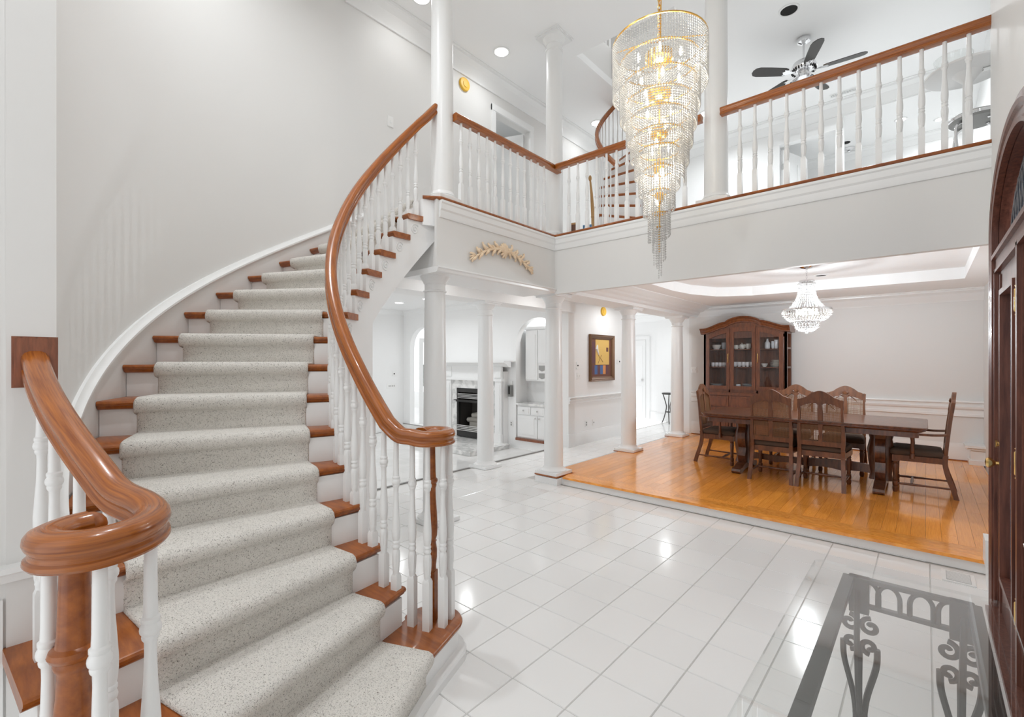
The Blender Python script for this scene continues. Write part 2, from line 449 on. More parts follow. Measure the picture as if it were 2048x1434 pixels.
# --- slab between the storeys, upper ceiling
TH = 3.14 - 6 * .1451 + CA
ti = (SX + 1.056 * cos(TH), SY + 1.056 * sin(TH)); to = (SX + RWALL * cos(TH), SY + RWALL * sin(TH))
slab = [(-10.2, .5), (XW - .12, .5), (XW - .12, SY), to, ti, (-3.262, 2.70), (-3.262, 4.445), (.6, 4.445), (.6, 11.6), (-10.2, 11.6)]
struct(MB().prism(slab, LVL, 2.93).build('floor', 'ceil'))
HX0, HX1, HY0, HY1 = -3.36, -2.08, 5.07, 5.96
struct(MB().box(-4.7, .6, -2.4, HY0, CEIL, CEIL + .1).box(-4.7, HX0, HY0, HY1, CEIL, CEIL + .1).box(HX1, .6, HY0, HY1, CEIL, CEIL + .1).box(-4.7, .6, HY1, 8.75, CEIL, CEIL + .1).build('ceiling', 'ceil'))
# shaft to the third floor
struct(MB().box(HX0 - .1, HX0 - .004, HY0 - .1, HY1 + .1, CEIL + .02, 5.95).box(HX1 + .004, HX1 + .1, HY0 - .1, HY1 + .1, CEIL + .02, 8).box(HX0 - 1.6, HX1, HY0 - .1, HY0 - .004, CEIL + .02, 5.95)
       .box(HX0, HX1, HY1 + .004, HY1 + .1, CEIL + .02, 5.95).box(HX0 - 1.7, HX1 + .1, HY0 - .9, HY1 + 1.5, 7.9, 8).box(HX0 - 1.7, HX0 - 1.6, HY0 - .9, HY1 + 1.5, 5.5, 8)
       .box(HX0 - 1.7, HX1 + .1, HY1 + 1.4, HY1 + 1.5, 5.5, 8).box(HX0 - 1.7, HX1, HY0 - .9, HY0 - .8, 5.5, 8).build('wall_shaft', 'wall'))

CROWN = [(0, 0), (0, -.20), (.018, -.20), (.022, -.178), (.034, -.165), (.05, -.125), (.075, -.095), (.08, -.078), (.11, -.055), (.14, -.04), (.145, -.018), (.165, -.012), (.165, 0)]
CROWN = CROWN[::-1]
def crown(name, pts, k=1.0): return struct(MB().sweep(pts, [(a * k, c * k) for a, c in CROWN]).build(name, 'trim', smooth=35))
crown('trim_6', [(XW, 2.50, CEIL), (XW, 8.63, CEIL)])
crown('trim_7', [(XW, 8.63, CEIL), (.6, 8.63, CEIL)])

# --- upper floor: far wall, doorway, room beyond
struct(MB().box(XW, -1.80, 8.63, 8.75, H2, CEIL).box(-1.80, -1.02, 8.63, 8.75, 5.02, CEIL).box(-1.02, -.93, 8.63, 8.75, H2, CEIL).box(-.93, .6, 8.63, 8.75, 5.2, CEIL)
       .box(-1.9, .6, 10.2, 10.3, H2, 5.3).box(-1.9, .6, 8.75, 10.3, 5.2, 5.3).box(-1.98, -1.9, 8.75, 10.3, H2, 5.3).box(.55, .62, 4.5, 10.3, H2, CEIL)
       .build('wall_upper_back', 'white'))
struct(MB().box(-1.87, -1.79, 8.615, 8.63, H2, 5.10).box(-1.03, -.94, 8.615, 8.63, H2, 5.10).box(-1.87, -.94, 8.612, 8.63, 5.02, 5.11).build('trim_8', 'trim'))
crown('trim_9', [(-1.9, 10.2, 5.2), (.55, 10.2, 5.2)], .7)
dr = struct(MB().box(0, .74, -.02, .02, 0, 2.02).build('door_2', 'trim'))
dr.location = (-1.78, 8.76, 2.96); dr.rotation_euler = (0, 0, 1.25)
MB().box(.1, .34, -.028, -.02, .2, .9).box(.42, .66, -.028, -.02, .2, .9).box(.1, .34, -.028, -.02, 1.1, 1.85).box(.42, .66, -.028, -.02, 1.1, 1.85).build('door_panel', 'trim', dr)
MB().box(-.012, .012, -.03, -.015, 1.7, 1.79).box(-.012, .012, -.03, -.015, .3, .39).build('hinge', 'steel', dr)
# upper left doorway, open on a grey room
struct(MB().box(XW, XW + .02, 4.68, 4.76, H2, 5.06).box(XW, XW + .02, 5.52, 5.60, H2, 5.06).box(XW, XW + .025, 4.68, 5.60, 4.98, 5.07).build('trim_10', 'trim'))
struct(MB().box(XW - 1.3, XW - 1.2, 4.2, 6.2, H2, CEIL).box(XW - 1.3, XW - .12, 4.1, 4.2, H2, CEIL).box(XW - 1.3, XW - .12, 6.2, 6.3, H2, CEIL).box(XW - 1.3, XW - .12, 4.1, 6.3, CEIL, CEIL + .05).build('wall_bedroom', 'white'))
d3 = struct(MB().box(-.02, .02, 0, .74, 0, 2.0).build('door_3', 'trim')); d3.location = (XW - .10, 5.50, 2.96); d3.rotation_euler = (0, 0, radians(112))
MB().box(.02, .028, .1, .33, .2, .9).box(.02, .028, .41, .64, .2, .9).box(.02, .028, .1, .33, 1.1, 1.85).box(.02, .028, .41, .64, 1.1, 1.85).build('door_panel', 'trim', d3)

# --- balcony edge: fascia, crown, oak nosing
NOSE = [(-.10, 0), (-.10, -.03), (.0, -.03), (.012, -.024), (.016, -.015), (.012, -.004), (.004, 0)]
fas = MB().box(-3.70, -3.24, 2.70, 4.42, 2.335, LVL - .01).box(-3.26, -3.23, 2.66, 4.41, 2.292, 2.93).box(-3.23, FX, 4.41, 4.47, 2.275, 2.93).box(-3.695, -3.25, 4.42, 4.9, 2.336, LVL - .005)
struct(fas.build('wall_balcony', 'wall'))
bl = [(-3.70, 2.62, 0), (-3.21, 2.68, 0), (-3.21, 4.39, 0), (FX, 4.39, 0)]
FC = [(.03, 0), (.03, -.02), (.02, -.03), (.018, -.075), (.008, -.09), (.006, -.135), (.0, -.15), (-.03, -.15), (-.03, 0)]
struct(MB().sweep([(-3.22, 2.69, 2.925), (-3.22, 4.40, 2.925), (FX, 4.40, 2.925)], FC).build('trim_11', 'trim', smooth=30))
struct(MB().sweep([ti + (H2,), (-3.214, 2.70, H2), (-3.214, 4.394, H2), (FX, 4.394, H2)], NOSE).build('trim_12', 'wtread', smooth=30))
struct(MB().sweep([(-3.23, 2.655, 2.337), (-3.23, 4.41, 2.337)], [(.0, .0), (.035, 0), (.035, -.012), (.02, -.02), (.015, -.04), (.0, -.05), (-.47, -.05), (-.47, 0)]).build('trim_13', 'trim', smooth=30))

# --- ground floor: beams over the columns, dining room ceiling
struct(MB().box(-4.86, -4.50, 1.5, 6.75, 2.33, LVL).build('wall_beam', 'white'))
struct(MB().box(-3.70, -3.30, 4.9, 9.13, 2.33, LVL).build('wall_colonnade', 'white'))
struct(MB().sweep([(-3.30, 4.47, 2.52), (-3.30, 9.13, 2.52)], [(.34, 0), (.33, -.02), (.27, -.03), (.24, -.05), (.17, -.06), (.15, -.085), (.08, -.10), (.06, -.13), (.02, -.145), (.02, -.19), (0, -.19), (0, 0)]).build('trim_14', 'trim', smooth=30))
struct(MB().box(-3.3, .6, 4.47, 9.13, 2.65, 2.69).prism([(-3.3, 4.47), (-2.62, 4.47), (-2.66, 5.2), (-2.70, 5.9), (-2.72, 6.6), (-2.66, 7.1), (-2.45, 7.62), (-2.3, 7.72), (-2.0, 7.86), (.36, 7.96), (.36, 4.47), (.6, 4.47), (.6, 9.13), (-3.3, 9.13)], 2.51, 2.65).build('ceiling', 'ceil'))
struct(MB().box(-3.45, .72, 9.13, 9.25, 0, 2.7).box(.6, .72, 4.46, 9.13, 0, 2.7).build('wall_dining', 'wall'))
crown('trim_15', [(-3.3, 9.13, 2.51), (.6, 9.13, 2.51)], .85)
CR = [(0, 0), (.05, 0), (.055, -.02), (.03, -.035), (.028, -.06), (.045, -.075), (.04, -.10), (.02, -.12), (.02, -.16), (.028, -.17), (.028, -.20), (0, -.21)]
struct(MB().sweep([(-3.4, 9.13, .93), (.30, 9.13, .93)], CR).sweep([(.30, 9.13, .945), (.6, 9.13, .945)], [(a * 1.5, c * 1.1) for a, c in CR]).build('trim_16', 'trim', smooth=30))
BB = [(0, 0), (.012, 0), (.016, -.03), (.022, -.05), (.022, -.24), (0, -.24)]
struct(MB().sweep([(-3.4, 9.13, PZ + .24), (.6, 9.13, PZ + .24)], BB).build('baseboard_dining', 'trim', smooth=30))
struct(MB().box(.46, .6, 8.86, 9.13, PZ, .30).box(.43, .6, 8.83, 9.13, .30, .33).box(.40, .6, 8.80, 9.13, .33, .36).box(.44, .6, 8.84, 9.13, PZ, .16).build('trim_17', 'trim'))
struct(MB().box(-3.4, .6, 9.10, 9.13, PZ, PZ + .012).build('trim_18', 'wtread'))

# --- hall beside the dining room
def plate(name, x, y, z, ax, w, h, lab, cat, slots, group=None):     # cover plate on a wall; ax = outward axis
    p = thing(name, lab, cat, (x, y, z), {'x': 0, '-y': -pi / 2}[ax], group)
    MB().prism([(-w / 2, -h / 2), (w / 2, -h / 2), (w / 2, h / 2), (-w / 2, h / 2)], 0, .006, 'x').prism([(-w / 2 + .004, -h / 2 + .004), (w / 2 - .004, -h / 2 + .004), (w / 2 - .004, h / 2 - .004), (-w / 2 + .004, h / 2 - .004)], .006, .009, 'x').build('cover', 'plate', p)
    for (u, v, a, b, m) in slots: MB().prism([(u - a, v - b), (u + a, v - b), (u + a, v + b), (u - a, v + b)], .008, .016, 'x').build('switch_lever' if m == 'plate' else 'socket', m, p)
    return p
HXW = -4.64
struct(MB().box(HXW - .15, HXW, 6.745, 8.95, 0, LVL - .002).build('wall_hall', 'white'))
struct(MB().sweep([(HXW, 6.75, .865), (HXW, 8.95, .865)], [(a * .9, c * .55) for a, c in CR]).build('trim_19', 'trim', smooth=30))
struct(MB().sweep([(HXW, 6.75, .23), (HXW, 8.95, .23)], [(a, c * .96) for a, c in BB]).box(HXW - .22, HXW + .022, 6.72, 6.75, 0, .23).build('baseboard_hall', 'trim', smooth=30))
struct(MB().box(-7.2, -5.05, 11.5, 11.62, 0, LVL).box(-5.05, -3.4, 11.2, 11.62, 0, LVL).box(-3.62, -3.45, 9.13, 11.3, 0, LVL).build('wall_hall_end', 'white'))
struct(MB().box(-5.06, -3.5, 11.18, 11.2, 0, .2).box(-5.35, -5.05, 11.48, 11.5, 0, .2).build('baseboard_hall_end', 'trim'))
struct(MB().sweep([(-7.2, 11.5, LVL), (-5.05, 11.5, LVL)], CROWN).sweep([(-5.05, 11.2, LVL), (-3.5, 11.2, LVL)], CROWN).build('trim_20', 'trim', smooth=35))
struct(MB().box(-5.46, -5.36, 11.47, 11.5, 0, 2.055).box(-6.4, -5.36, 11.468, 11.5, 2.055, 2.15).build('trim_21', 'trim'))
d4 = struct(MB().box(-6.35, -5.47, 11.472, 11.5, .01, 2.05).build('door_4', 'trim'))
dp = MB()
for z0, z1 in ((.15, .85), (1.0, 1.9)):
    for x0 in (-6.25, -5.86): dp.box(x0, x0 + .3, 11.466, 11.474, z0, z1)
dp.build('door_panel', 'white', d4)
MB().ball((-5.56, 11.44, 1.0), .028).build('door_knob', 'steel', d4)

# --- living room: side wall, fireplace wall with two arches
struct(MB().box(-9.56, -9.42, .5, 6.9, LZ, LVL).build('wall_living', 'white'))
a1 = arch_pts(-8.70, .48, 1.80, .48); a2 = arch_pts(-5.34, .51, 1.80, .50)
poly = [(-9.56, LZ), (-9.56, 0), (-9.18, 0)] + a1 + [(-8.22, 0), (-5.85, 0)] + a2 + [(-4.83, 0), (-4.70, 0), (-4.70, LVL), (-9.60, LVL), (-9.60, LZ)]
poly = [(-9.60, LZ), (-9.18, LZ), (-9.18, -.002)] + [(-9.18, 0.0)] + a1 + [(-8.22, 0.0), (-5.85, 0.0)] + a2 + [(-4.83, 0.0), (-4.70, 0.0), (-4.70, LVL), (-9.60, LVL)]
struct(MB().box(-8.22, -4.70, 6.752, 6.87, LZ, -.001).build('wall_fireplace_foot', 'white'))
fbx = [(-8.22, 0.0), (-7.33, 0.0), (-7.33, .955), (-6.37, .955), (-6.37, 0.0), (-5.85, 0.0)]
k_ = poly.index((-8.22, 0.0)); poly = poly[:k_] + fbx + poly[k_ + 2:]
struct(MB().prism(poly, 6.75, 6.88, 'y').build('wall_fireplace', 'white'))
struct(MB().box(-5.95, -4.76, 7.16, 7.24, 0, LVL).box(-5.98, -5.90, 6.88, 7.2, 0, LVL).box(-4.82, -4.74, 6.88, 7.2, 0, LVL).box(-5.98, -4.74, 6.88, 7.2, 2.45, 2.5).build('wall_niche', 'white'))
crown('trim_22', [(-9.42, 1.5, LVL), (-9.42, 6.75, LVL), (-4.86, 6.75, LVL)], .62)
struct(MB().sweep([(-9.42, 5.5, .02), (-9.42, 6.70, .02)], [(a, c * .66) for a, c in BB]).build('baseboard_living', 'trim', smooth=30))
# sun room beyond the left arch
struct(MB().box(-13.2, -7.6, 9.4, 9.5, 0, .5).box(-13.2, -7.6, 9.4, 9.5, 2.5, LVL).box(-13.2, -13.1, 6.9, 9.5, 0, LVL).box(-13.2, -7.6, 6.88, 9.5, -.06, -.001).build('wall_sunroom', 'white'))

# ================================================================== STAIRCASE
R_ = .1848; DT = .1451; RI, RO = 1.056, 2.215
def th(n): return 3.14 + (10 - n) * DT + CA if n != 1 else 4.500 + CA    # room angle of nosing n
def pol(r, a, z): return (SX + r * cos(a), SY + r * sin(a), z)
ST = thing('staircase', 'white curved staircase with oak treads, oak handrails and turned white balusters', 'staircase', (SX, SY, 0))
SO = (SX, SY, 0)
RB = .030
NR, NL = c2w(-.407, 2.386), c2w(-.918, .985)                            # the two newels
def tread_sec(n, r, z):       # closed section of a tread at radius r
    a = th(n); ab = th(n + 1) - RB if n < 15 else th(16) - RB
    e = lambda s_: a - s_ / r
    return [pol(r, ab, z), pol(r, e(.012), z), pol(r, e(.004), z - .004), pol(r, e(0), z - .012), pol(r, e(.003), z - .022), pol(r, e(.011), z - .027),
            pol(r, e(.013), z - .034), pol(r, e(.022), z - .042), pol(r, e(.030), z - .046), pol(r, ab, z - .046)]
for n in range(2, 16):
    z = n * R_; r1 = 2.37 if n <= 3 else RO
    rs = [RI, RI + .004] + [RI + (r1 - RI) * k / 5 for k in range(1, 6)]
    MB().grid([tread_sec(n, r, z) for r in rs], closed_u=True, caps=True).build('tread', 'wtread', ST, smooth=35, shift=SO)
# bottom tread with rounded ends about both newels
def polar_of(p): return hypot(p[0] - SX, p[1] - SY), atan2(p[1] - SY, p[0] - SX) % (2 * pi)
def curtail(off):
    a = th(1); dh = Vector((-sin(a), cos(a))); inn = Vector((-cos(a), -sin(a)))   # downhill, towards the centre
    P = []
    rr = .155 + off
    a0 = atan2(dh.y, dh.x)
    for k in range(15):
        q = a0 + k / 14 * pi * .98
        P.append((NR[0] + rr * cos(q), NR[1] + rr * sin(q)))
    ab = th(2) - RB - off * .3
    P += [pol(1.02, ab, 0)[:2], pol(2.38, ab, 0)[:2]]
    rl = .19 + off; q0 = a0 - pi * .96
    for k in range(13):
        q = q0 + k / 12 * pi * .62
        P.append((NL[0] + rl * cos(q), NL[1] + rl * sin(q)))
    for r in (2.40, 1.9, 1.35):
        p = pol(r, a, 0); P.append((p[0] + dh.x * off, p[1] + dh.y * off))
    return P
z = R_
c0 = curtail(0); rows = []
for off, zz in ((0, z), (.006, z - .004), (.010, z - .012), (.007, z - .022), (0, z - .027), (-.002, z - .034), (-.010, z - .042), (-.016, z - .046)):
    rows.append([(x, y, zz) for x, y in curtail(off - .01)])
MB().grid(rows, closed_u=True, caps=True).build('tread', 'wtread', ST, smooth=35, shift=SO)
rows = [[(x, y, zz) for x, y in curtail(off)] for off, zz in ((.02, 0), (.02, .035), (.012, .045), (-.012, .05), (-.022, .055), (-.022, z - .045))]
MB().grid(rows, closed_u=True, caps=True).build('riser', 'trim', ST, smooth=35, shift=SO)
for n in range(2, 17):
    r1 = 2.33 if n <= 3 else RO
    a = th(n) - RB; b = MB()
    b.grid([[pol(r, a + .02 / r, (n - 1) * R_), pol(r, a + .02 / r, n * R_ - .045 if n < 16 else n * R_ - .03), pol(r, a, n * R_ - .045 if n < 16 else n * R_ - .03), pol(r, a, (n - 1) * R_)] for r in (1.075, r1)], closed_u=True, caps=True)
    b.build('riser', 'trim', ST, shift=SO)
# inner string: stepped top, raking lower edge, closed to the floor under the lower flight
def zlow(a): return max(0.0, ((3.14 + CA - a) / DT + 10) * R_ - .53) if a < 2.76 + CA else 0.0
sb = MB()
for n in range(1, 16):
    a0 = th(n) - RB; a1 = th(n + 1) - RB; rows = []
    if n == 1: a0 = th(1) - .16
    ks = [a0 + (a1 - a0) * k / 5 for k in range(6)]
    if a1 < 2.76 + CA < a0: ks = sorted(ks + [2.76 + CA + 1e-4, 2.76 + CA - 1e-4], reverse=True)
    for q in ks:
        zt = n * R_ - .046; rows.append([pol(1.075, q, zlow(q)), pol(1.075, q, zt), pol(1.115, q, zt), pol(1.115, q, zlow(q))])
    sb.grid(rows, closed_u=True, caps=True)
rows = []
for k in range(7):
    q = th(16) - RB - k * .025; rows.append([pol(1.075, q, zlow(q)), pol(1.075, q, 2.92), pol(1.115, q, 2.92), pol(1.115, q, zlow(q))])
sb.grid(rows, closed_u=True, caps=True)
sb.build('inner_string', 'white', ST, smooth=25, shift=SO)
sf = MB(); rows = []
for k in range(25):
    q = 2.76 + CA - .0001 - k / 24 * (2.76 - 2.12)
    rows.append([pol(1.08, q, zlow(q)), pol(1.6, q, zlow(q)), pol(2.23, q, zlow(q))])
sf.grid(rows).build('soffit', 'white', ST, smooth=30, shift=SO)
rows = [[pol(r, 2.76 + CA, 0), pol(r, 2.76 + CA, 1.85)] for r in (1.08, 2.23)]
MB().grid(rows).build('spandrel_panel', 'white', ST, shift=SO)
# outer side under the three lowest treads
ob = MB()
for n in (2, 3):
    a0 = th(n) - RB; a1 = th(n + 1) - RB if n < 3 else 1.5 * pi
    ob.grid([[pol(2.33, a0 + (a1 - a0) * k / 4, 0), pol(2.33, a0 + (a1 - a0) * k / 4, n * R_ - .046), pol(2.30, a0 + (a1 - a0) * k / 4, n * R_ - .046), pol(2.30, a0 + (a1 - a0) * k / 4, 0)] for k in range(5)], closed_u=True, caps=True)
ob.build('outer_string', 'white', ST, smooth=25, shift=SO)
# skirt board and cap along the curved wall
def zn(a): return ((3.14 + CA - a) / DT + 10) * R_
rows = []; cap = []
for k in range(61):
    q = 1.5 * pi - .004 - k / 60 * (1.5 * pi - .004 - (th(16) + .02)); zz = zn(q) + .10
    rows.append([pol(RWALL - .022, q, max(0, zz - .5)), pol(RWALL - .022, q, zz), pol(RWALL + .01, q, zz), pol(RWALL + .01, q, max(0, zz - .5))])
    cap.append([pol(RWALL + .01, q, zz - .012), pol(RWALL - .030, q, zz - .012), pol(RWALL - .040, q, zz), pol(RWALL - .040, q, zz + .014), pol(RWALL - .030, q, zz + .022), pol(RWALL - .022, q, zz + .03), pol(RWALL - .014, q, zz + .05), pol(RWALL + .01, q, zz + .052)])
MB().grid(rows, closed_u=True, caps=True).build('skirt_board', 'wall', ST, smooth=30, shift=SO)
MB().grid(cap, closed_u=True, caps=True).build('skirt_cap', 'trim', ST, smooth=30, shift=SO)
# scroll ornaments on the string below the upper treads
for n in range(8, 16):
    q0 = th(n) - .082; z0 = n * R_ - .122; pts = []
    for k in range(30):
        ph = k / 29 * 2 * pi * 1.75 + .6; rr = .041 * (1 - k / 29 * .86)
        pts.append(pol(1.0735, q0 - rr * cos(ph) / 1.07, z0 + rr * sin(ph) * 1.15))
    tail = [pol(1.0735, q0 - (.02 + .012 * k) / 1.07 - .03, z0 - .02 - .004 * k + .02 * sin(k)) for k in range(0)]
    MB().tube(pts, .0058, 6).build('scroll_ornament', 'trim', ST, smooth=60, shift=SO)

# --- balusters
def bal_mesh(total, turned, seg=20, w=.0185):
    L = turned / .655; top = total
    dn = lambda u: top - u * L
    pr = [(.0125, 0), (.0135, .14), (.0145, .168), (.0185, .172), (.0185, .180), (.0165, .183), (.0205, .190), (.0215, .197), (.0205, .204), (.0165, .210), (.0175, .214), (.0165, .220), (.0125, .226),
          (.012, .25), (.0135, .31), (.0175, .37), (.0205, .42), (.0205, .45), (.0185, .475), (.0155, .488), (.0185, .492), (.0185, .499), (.0150, .503), (.0175, .510), (.0195, .517), (.0175, .525), (.0145, .530),
          (.0190, .540), (.0205, .56), (.0200, .59), (.0185, .615), (.0165, .628), (.0175, .634), (.0155, .640), (.016, .655)]
    b = MB(); b.lathe([(r, dn(u)) for r, u in reversed(pr)], seg, flute=(len(pr) - 1 - 30, len(pr) - 1 - 28))
    zt = dn(.655) + .004
    b.grid([[(sx * q, sy * q, zz) for sx, sy in ((-1, -1), (1, -1), (1, 1), (-1, 1))] for q, zz in ((w, 0), (w, zt - .016), (w * .72, zt))], closed_u=True, caps=True)
    return b
BT = {}
def bal(total, turned, parent, loc, rz=0, lk=None):
    key = (round(total, 3), turned)
    if key not in BT:
        BT[key] = bal_mesh(total, turned).build('baluster', 'trim', parent, smooth=40)
        o = BT[key]; o.location = loc; o.rotation_euler = (0, 0, rz); return o
    return dup(BT[key], parent, loc, rz)
RR = 1.095; RC = .785                        # rail radius; height of the left rail centre over the nosing line
def rcf(n):                                  # the same for the right rail, a little lower up the flight
    return .722 if n < 4 else (.722 - .067 * (n - 4) / 6 if n < 10 else .655)
for n in range(2, 16):
    for k, s_ in ((0, .03), (1, .03 + DT / 2)):
        q = th(n) - s_; m_ = n + s_ / DT; tot = m_ * R_ + rcf(m_) - .034 - n * R_
        bal(round(tot, 2), .62 if n > 6 else .655, ST, (RR * cos(q), RR * sin(q), n * R_), q)
# round the right volute
VZ = 1.12
def ring(c, r, angs): return [(c[0] + r * cos(a), c[1] + r * sin(a)) for a in angs]
hv = round(VZ - .034 - R_, 3)
for l, d in ((-.497, 2.338), (-.414, 2.296), (-.343, 2.328), (-.318, 2.405), (-.345, 2.468), (-.425, 2.475)):
    x, y = c2w(l, d); bal(hv, .655, ST, (x - SX, y - SY, R_), .4)
for l, d in ((-.972, .985), (-.845, .962), (-.828, 1.075), (-.975, 1.04)):
    x, y = c2w(l, d); bal(hv, .655, ST, (x - SX, y - SY, R_), .2)
for n, q in ((2, 4.285 + CA), (2, 4.215 + CA), (3, 4.13 + CA), (3, 4.06 + CA)):
    bal(round(zn(q) + RC - .034 - n * R_, 3), .655, ST, (2.292 * cos(q), 2.292 * sin(q), n * R_), q)
# --- newels
def newel(p, rz, h, k):
    b = MB()
    pr = [(.017, h), (.020, h - .15), (.022, h - .178), (.029, h - .184), (.031, h - .193), (.028, h - .202), (.023, h - .207), (.0245, h - .214), (.0235, h - .222), (.020, h - .23), (.021, h - .28), (.027, h - .36), (.030, h - .43), (.028, h - .47), (.021, h - .49), (.026, h - .497), (.021, h - .505), (.027, h - .54), (.027, h - .58), (.022, h - .62), (.022, h - .655)]
    b.lathe([(r * k, z) for r, z in reversed(pr)], 24)
    w = .024 * k; b.box(-w, w, -w, w, 0, h - .65)
    o = b.build('newel_post', 'wtread', ST, smooth=40); o.location = (p[0] - SX, p[1] - SY, R_); o.rotation_euler = (0, 0, rz)
newel(NR, .5, VZ - .034 - R_, .95); newel(NL, .2, VZ - .034 - R_, 1.42)
# --- handrails
RAIL = [(-.020, -.037), (-.030, -.036), (-.034, -.030), (-.033, -.023), (-.027, -.018), (-.0265, -.014), (-.0255, -.010), (-.0265, -.006), (-.031, .000), (-.0345, .010), (-.033, .021), (-.026, .031), (-.013, .037),
        (.013, .037), (.026, .031), (.033, .021), (.0345, .010), (.031, .000), (.0265, -.006), (.0255, -.010), (.0265, -.014), (.027, -.018), (.033, -.023), (.034, -.030), (.030, -.036), (.020, -.037)]
RAIL = RAIL[::-1]
hel = []
for k in range(73):
    n = 2.55 + k / 72 * (16.0 - 2.55); q = 3.14 + (10 - n) * DT + CA
    hel.append(pol(RR, q, n * R_ + rcf(n)))
hel = hel[::-1]
q = 3.14 + (10 - 2.05) * DT + CA
end = [pol(RR, q, 2.05 * R_ + .722 + .038)] + [(c[0], c[1], VZ + e) for (c, e) in ((c2w(-.492, 2.300), .010), (c2w(-.445, 2.290), .001), (c2w(-.395, 2.292), 0), (c2w(-.342, 2.325), 0), (c2w(-.322, 2.39), 0), (c2w(-.352, 2.452), 0), (c2w(-.415, 2.470), 0), (c2w(-.462, 2.440), 0), (c2w(-.470, 2.41), 0))]
hel[0] = (hel[0][0], hel[0][1], hel[0][2])
pre = [(-3.363, 2.765, 3.822), (-3.363, 2.70, 3.745), (-3.360, 2.645, 3.682)]
path = [Vector(p) for p in pre + hel[:-1]] + catmull([hel[-1]] + end, 6)
MB().sweep(path, RAIL, uv=True).build('handrail', 'wrail', ST, smooth=40, shift=SO)
MB().lathe([(.004, -.037), (.040, -.037), (.046, -.030), (.045, -.02), (.030, -.012), (.030, -.006), (.040, .004), (.042, .014), (.034, .028), (.015, .036), (.002, .037)], 24, (NR[0] + .012 - SX, NR[1] - SY, VZ)).build('volute_eye', 'wtread', ST, smooth=50)
lp = []
for k in range(8):
    q = 3.985 + CA + k / 7 * (4.30 - 3.985); lp.append(pol(2.292, q, zn(q) + RC - (.055 * (1 - k / 7) ** 2)))
le = [c2w(-.925, 1.172, VZ + .016), c2w(-.868, 1.135, VZ + .002), c2w(-.832, 1.075, VZ), c2w(-.824, 1.005, VZ), c2w(-.855, .950, VZ), c2w(-.915, .938, VZ), c2w(-.968, .972, VZ), c2w(-.978, 1.030, VZ), c2w(-.962, 1.066, VZ)]
lp2 = catmull(lp[:1] + lp[1:] + le, 6)
MB().sweep(lp2, RAIL, uv=True).build('handrail', 'wrail', ST, smooth=40, shift=SO)
e = lp2[-1]
MB().ball((e[0] - SX, e[1] - SY, VZ + .004), .034, 16, 8, (1, 1, .95)).build('volute_eye', 'wtread', ST, smooth=60)
rz0 = MB()
yc_ = lp[0][1]; zc_ = lp[0][2] - .005
for hw, hh, x0, x1 in ((.056, .086, -2.28, -2.272), (.050, .080, -2.272, -2.264)):
    rz0.box(x0, x1, yc_ - hw, yc_ + hw, zc_ - hh, zc_ + hh)
rz0.build('rosette', 'rosette', ST, shift=SO)

# --- carpet runner
def runner_pts():          # (angle, offset in metres downhill, z) along the flight
    P = []
    for n in range(1, 17):
        z = n * R_; a = th(n)
        P += [(a - RB, .030, (n - 1) * R_ + .016, .02), (a - RB, .029, z - .10, .02), (a - RB, .030, z - .066, .02), (a, .004, z - .056, 0), (a, .015, z - .046, 0), (a, .021, z - .030, 0), (a, .022, z - .012, 0), (a, .015, z + .006, 0), (a, -.004, z + .016, 0), (a, -.03, z + .017, 0)]
        if n < 16: P += [(th(n + 1) - RB, .055, z + .015, 0)]
        else: P += [(a, -.5, z + .015, 0)]
    return P
RP = runner_pts(); r0, r1 = 1.232, 2.06
rows = []
for a, off, z, _ in RP:
    row = []
    ra, rb = r0, r1
    rr_ = [ra, ra + .012] + [ra + (rb - ra) * k / 12 for k in range(1, 12)] + [rb - .012, rb]
    for i, r in enumerate(rr_):
        dz = -.012 if i in (0, len(rr_) - 1) else 0; do = -.012 if i in (0, len(rr_) - 1) else 0
        row.append(pol(r, a + (off + do) / r, max(.004, z + dz)))
    rows.append(row)
run = MB().grid(rows)
ro = tag(run.build('stair_runner', 'carpet', smooth=60), 'beige cut pile carpet runner covering the curved stair treads', 'carpet')
sm = ro.modifiers.new('Solid', 'SOLIDIFY'); sm.thickness = .010; sm.offset = -1

# ================================================================== BALCONY RAILINGS
HB = 3.755 - .037 - H2
def railing(a, b, spots, label):
    t = thing('balcony_railing', label, 'railing', (a[0], a[1], H2))
    MB().sweep([(*a, 3.755), (*[(p + q) / 2 for p, q in zip(a, b)], 3.755), (*b, 3.755)], RAIL, uv=True).build('handrail', 'wrail', t, smooth=40, shift=(a[0], a[1], H2))
    for p in spots: bal(round(HB, 3), .56, t, (p[0] - a[0], p[1] - a[1], 0))
    return t
railing((-3.258, 2.90), (-3.258, 4.54), [(-3.258, 2.975 + .1155 * i) for i in range(12)], 'balcony railing with oak rail above the cream carved swag')
railing((-3.215, 4.436), (-1.56, 4.436), [(-3.045 + .1207 * i, 4.436) for i in range(12)], 'balcony railing with oak rail behind the long gold chandelier')
railing((-1.39, 4.436), (FX, 4.436), [(-1.228 + .1207 * i, 4.436) for i in range(13)], 'balcony railing with oak rail in front of the ceiling fan')

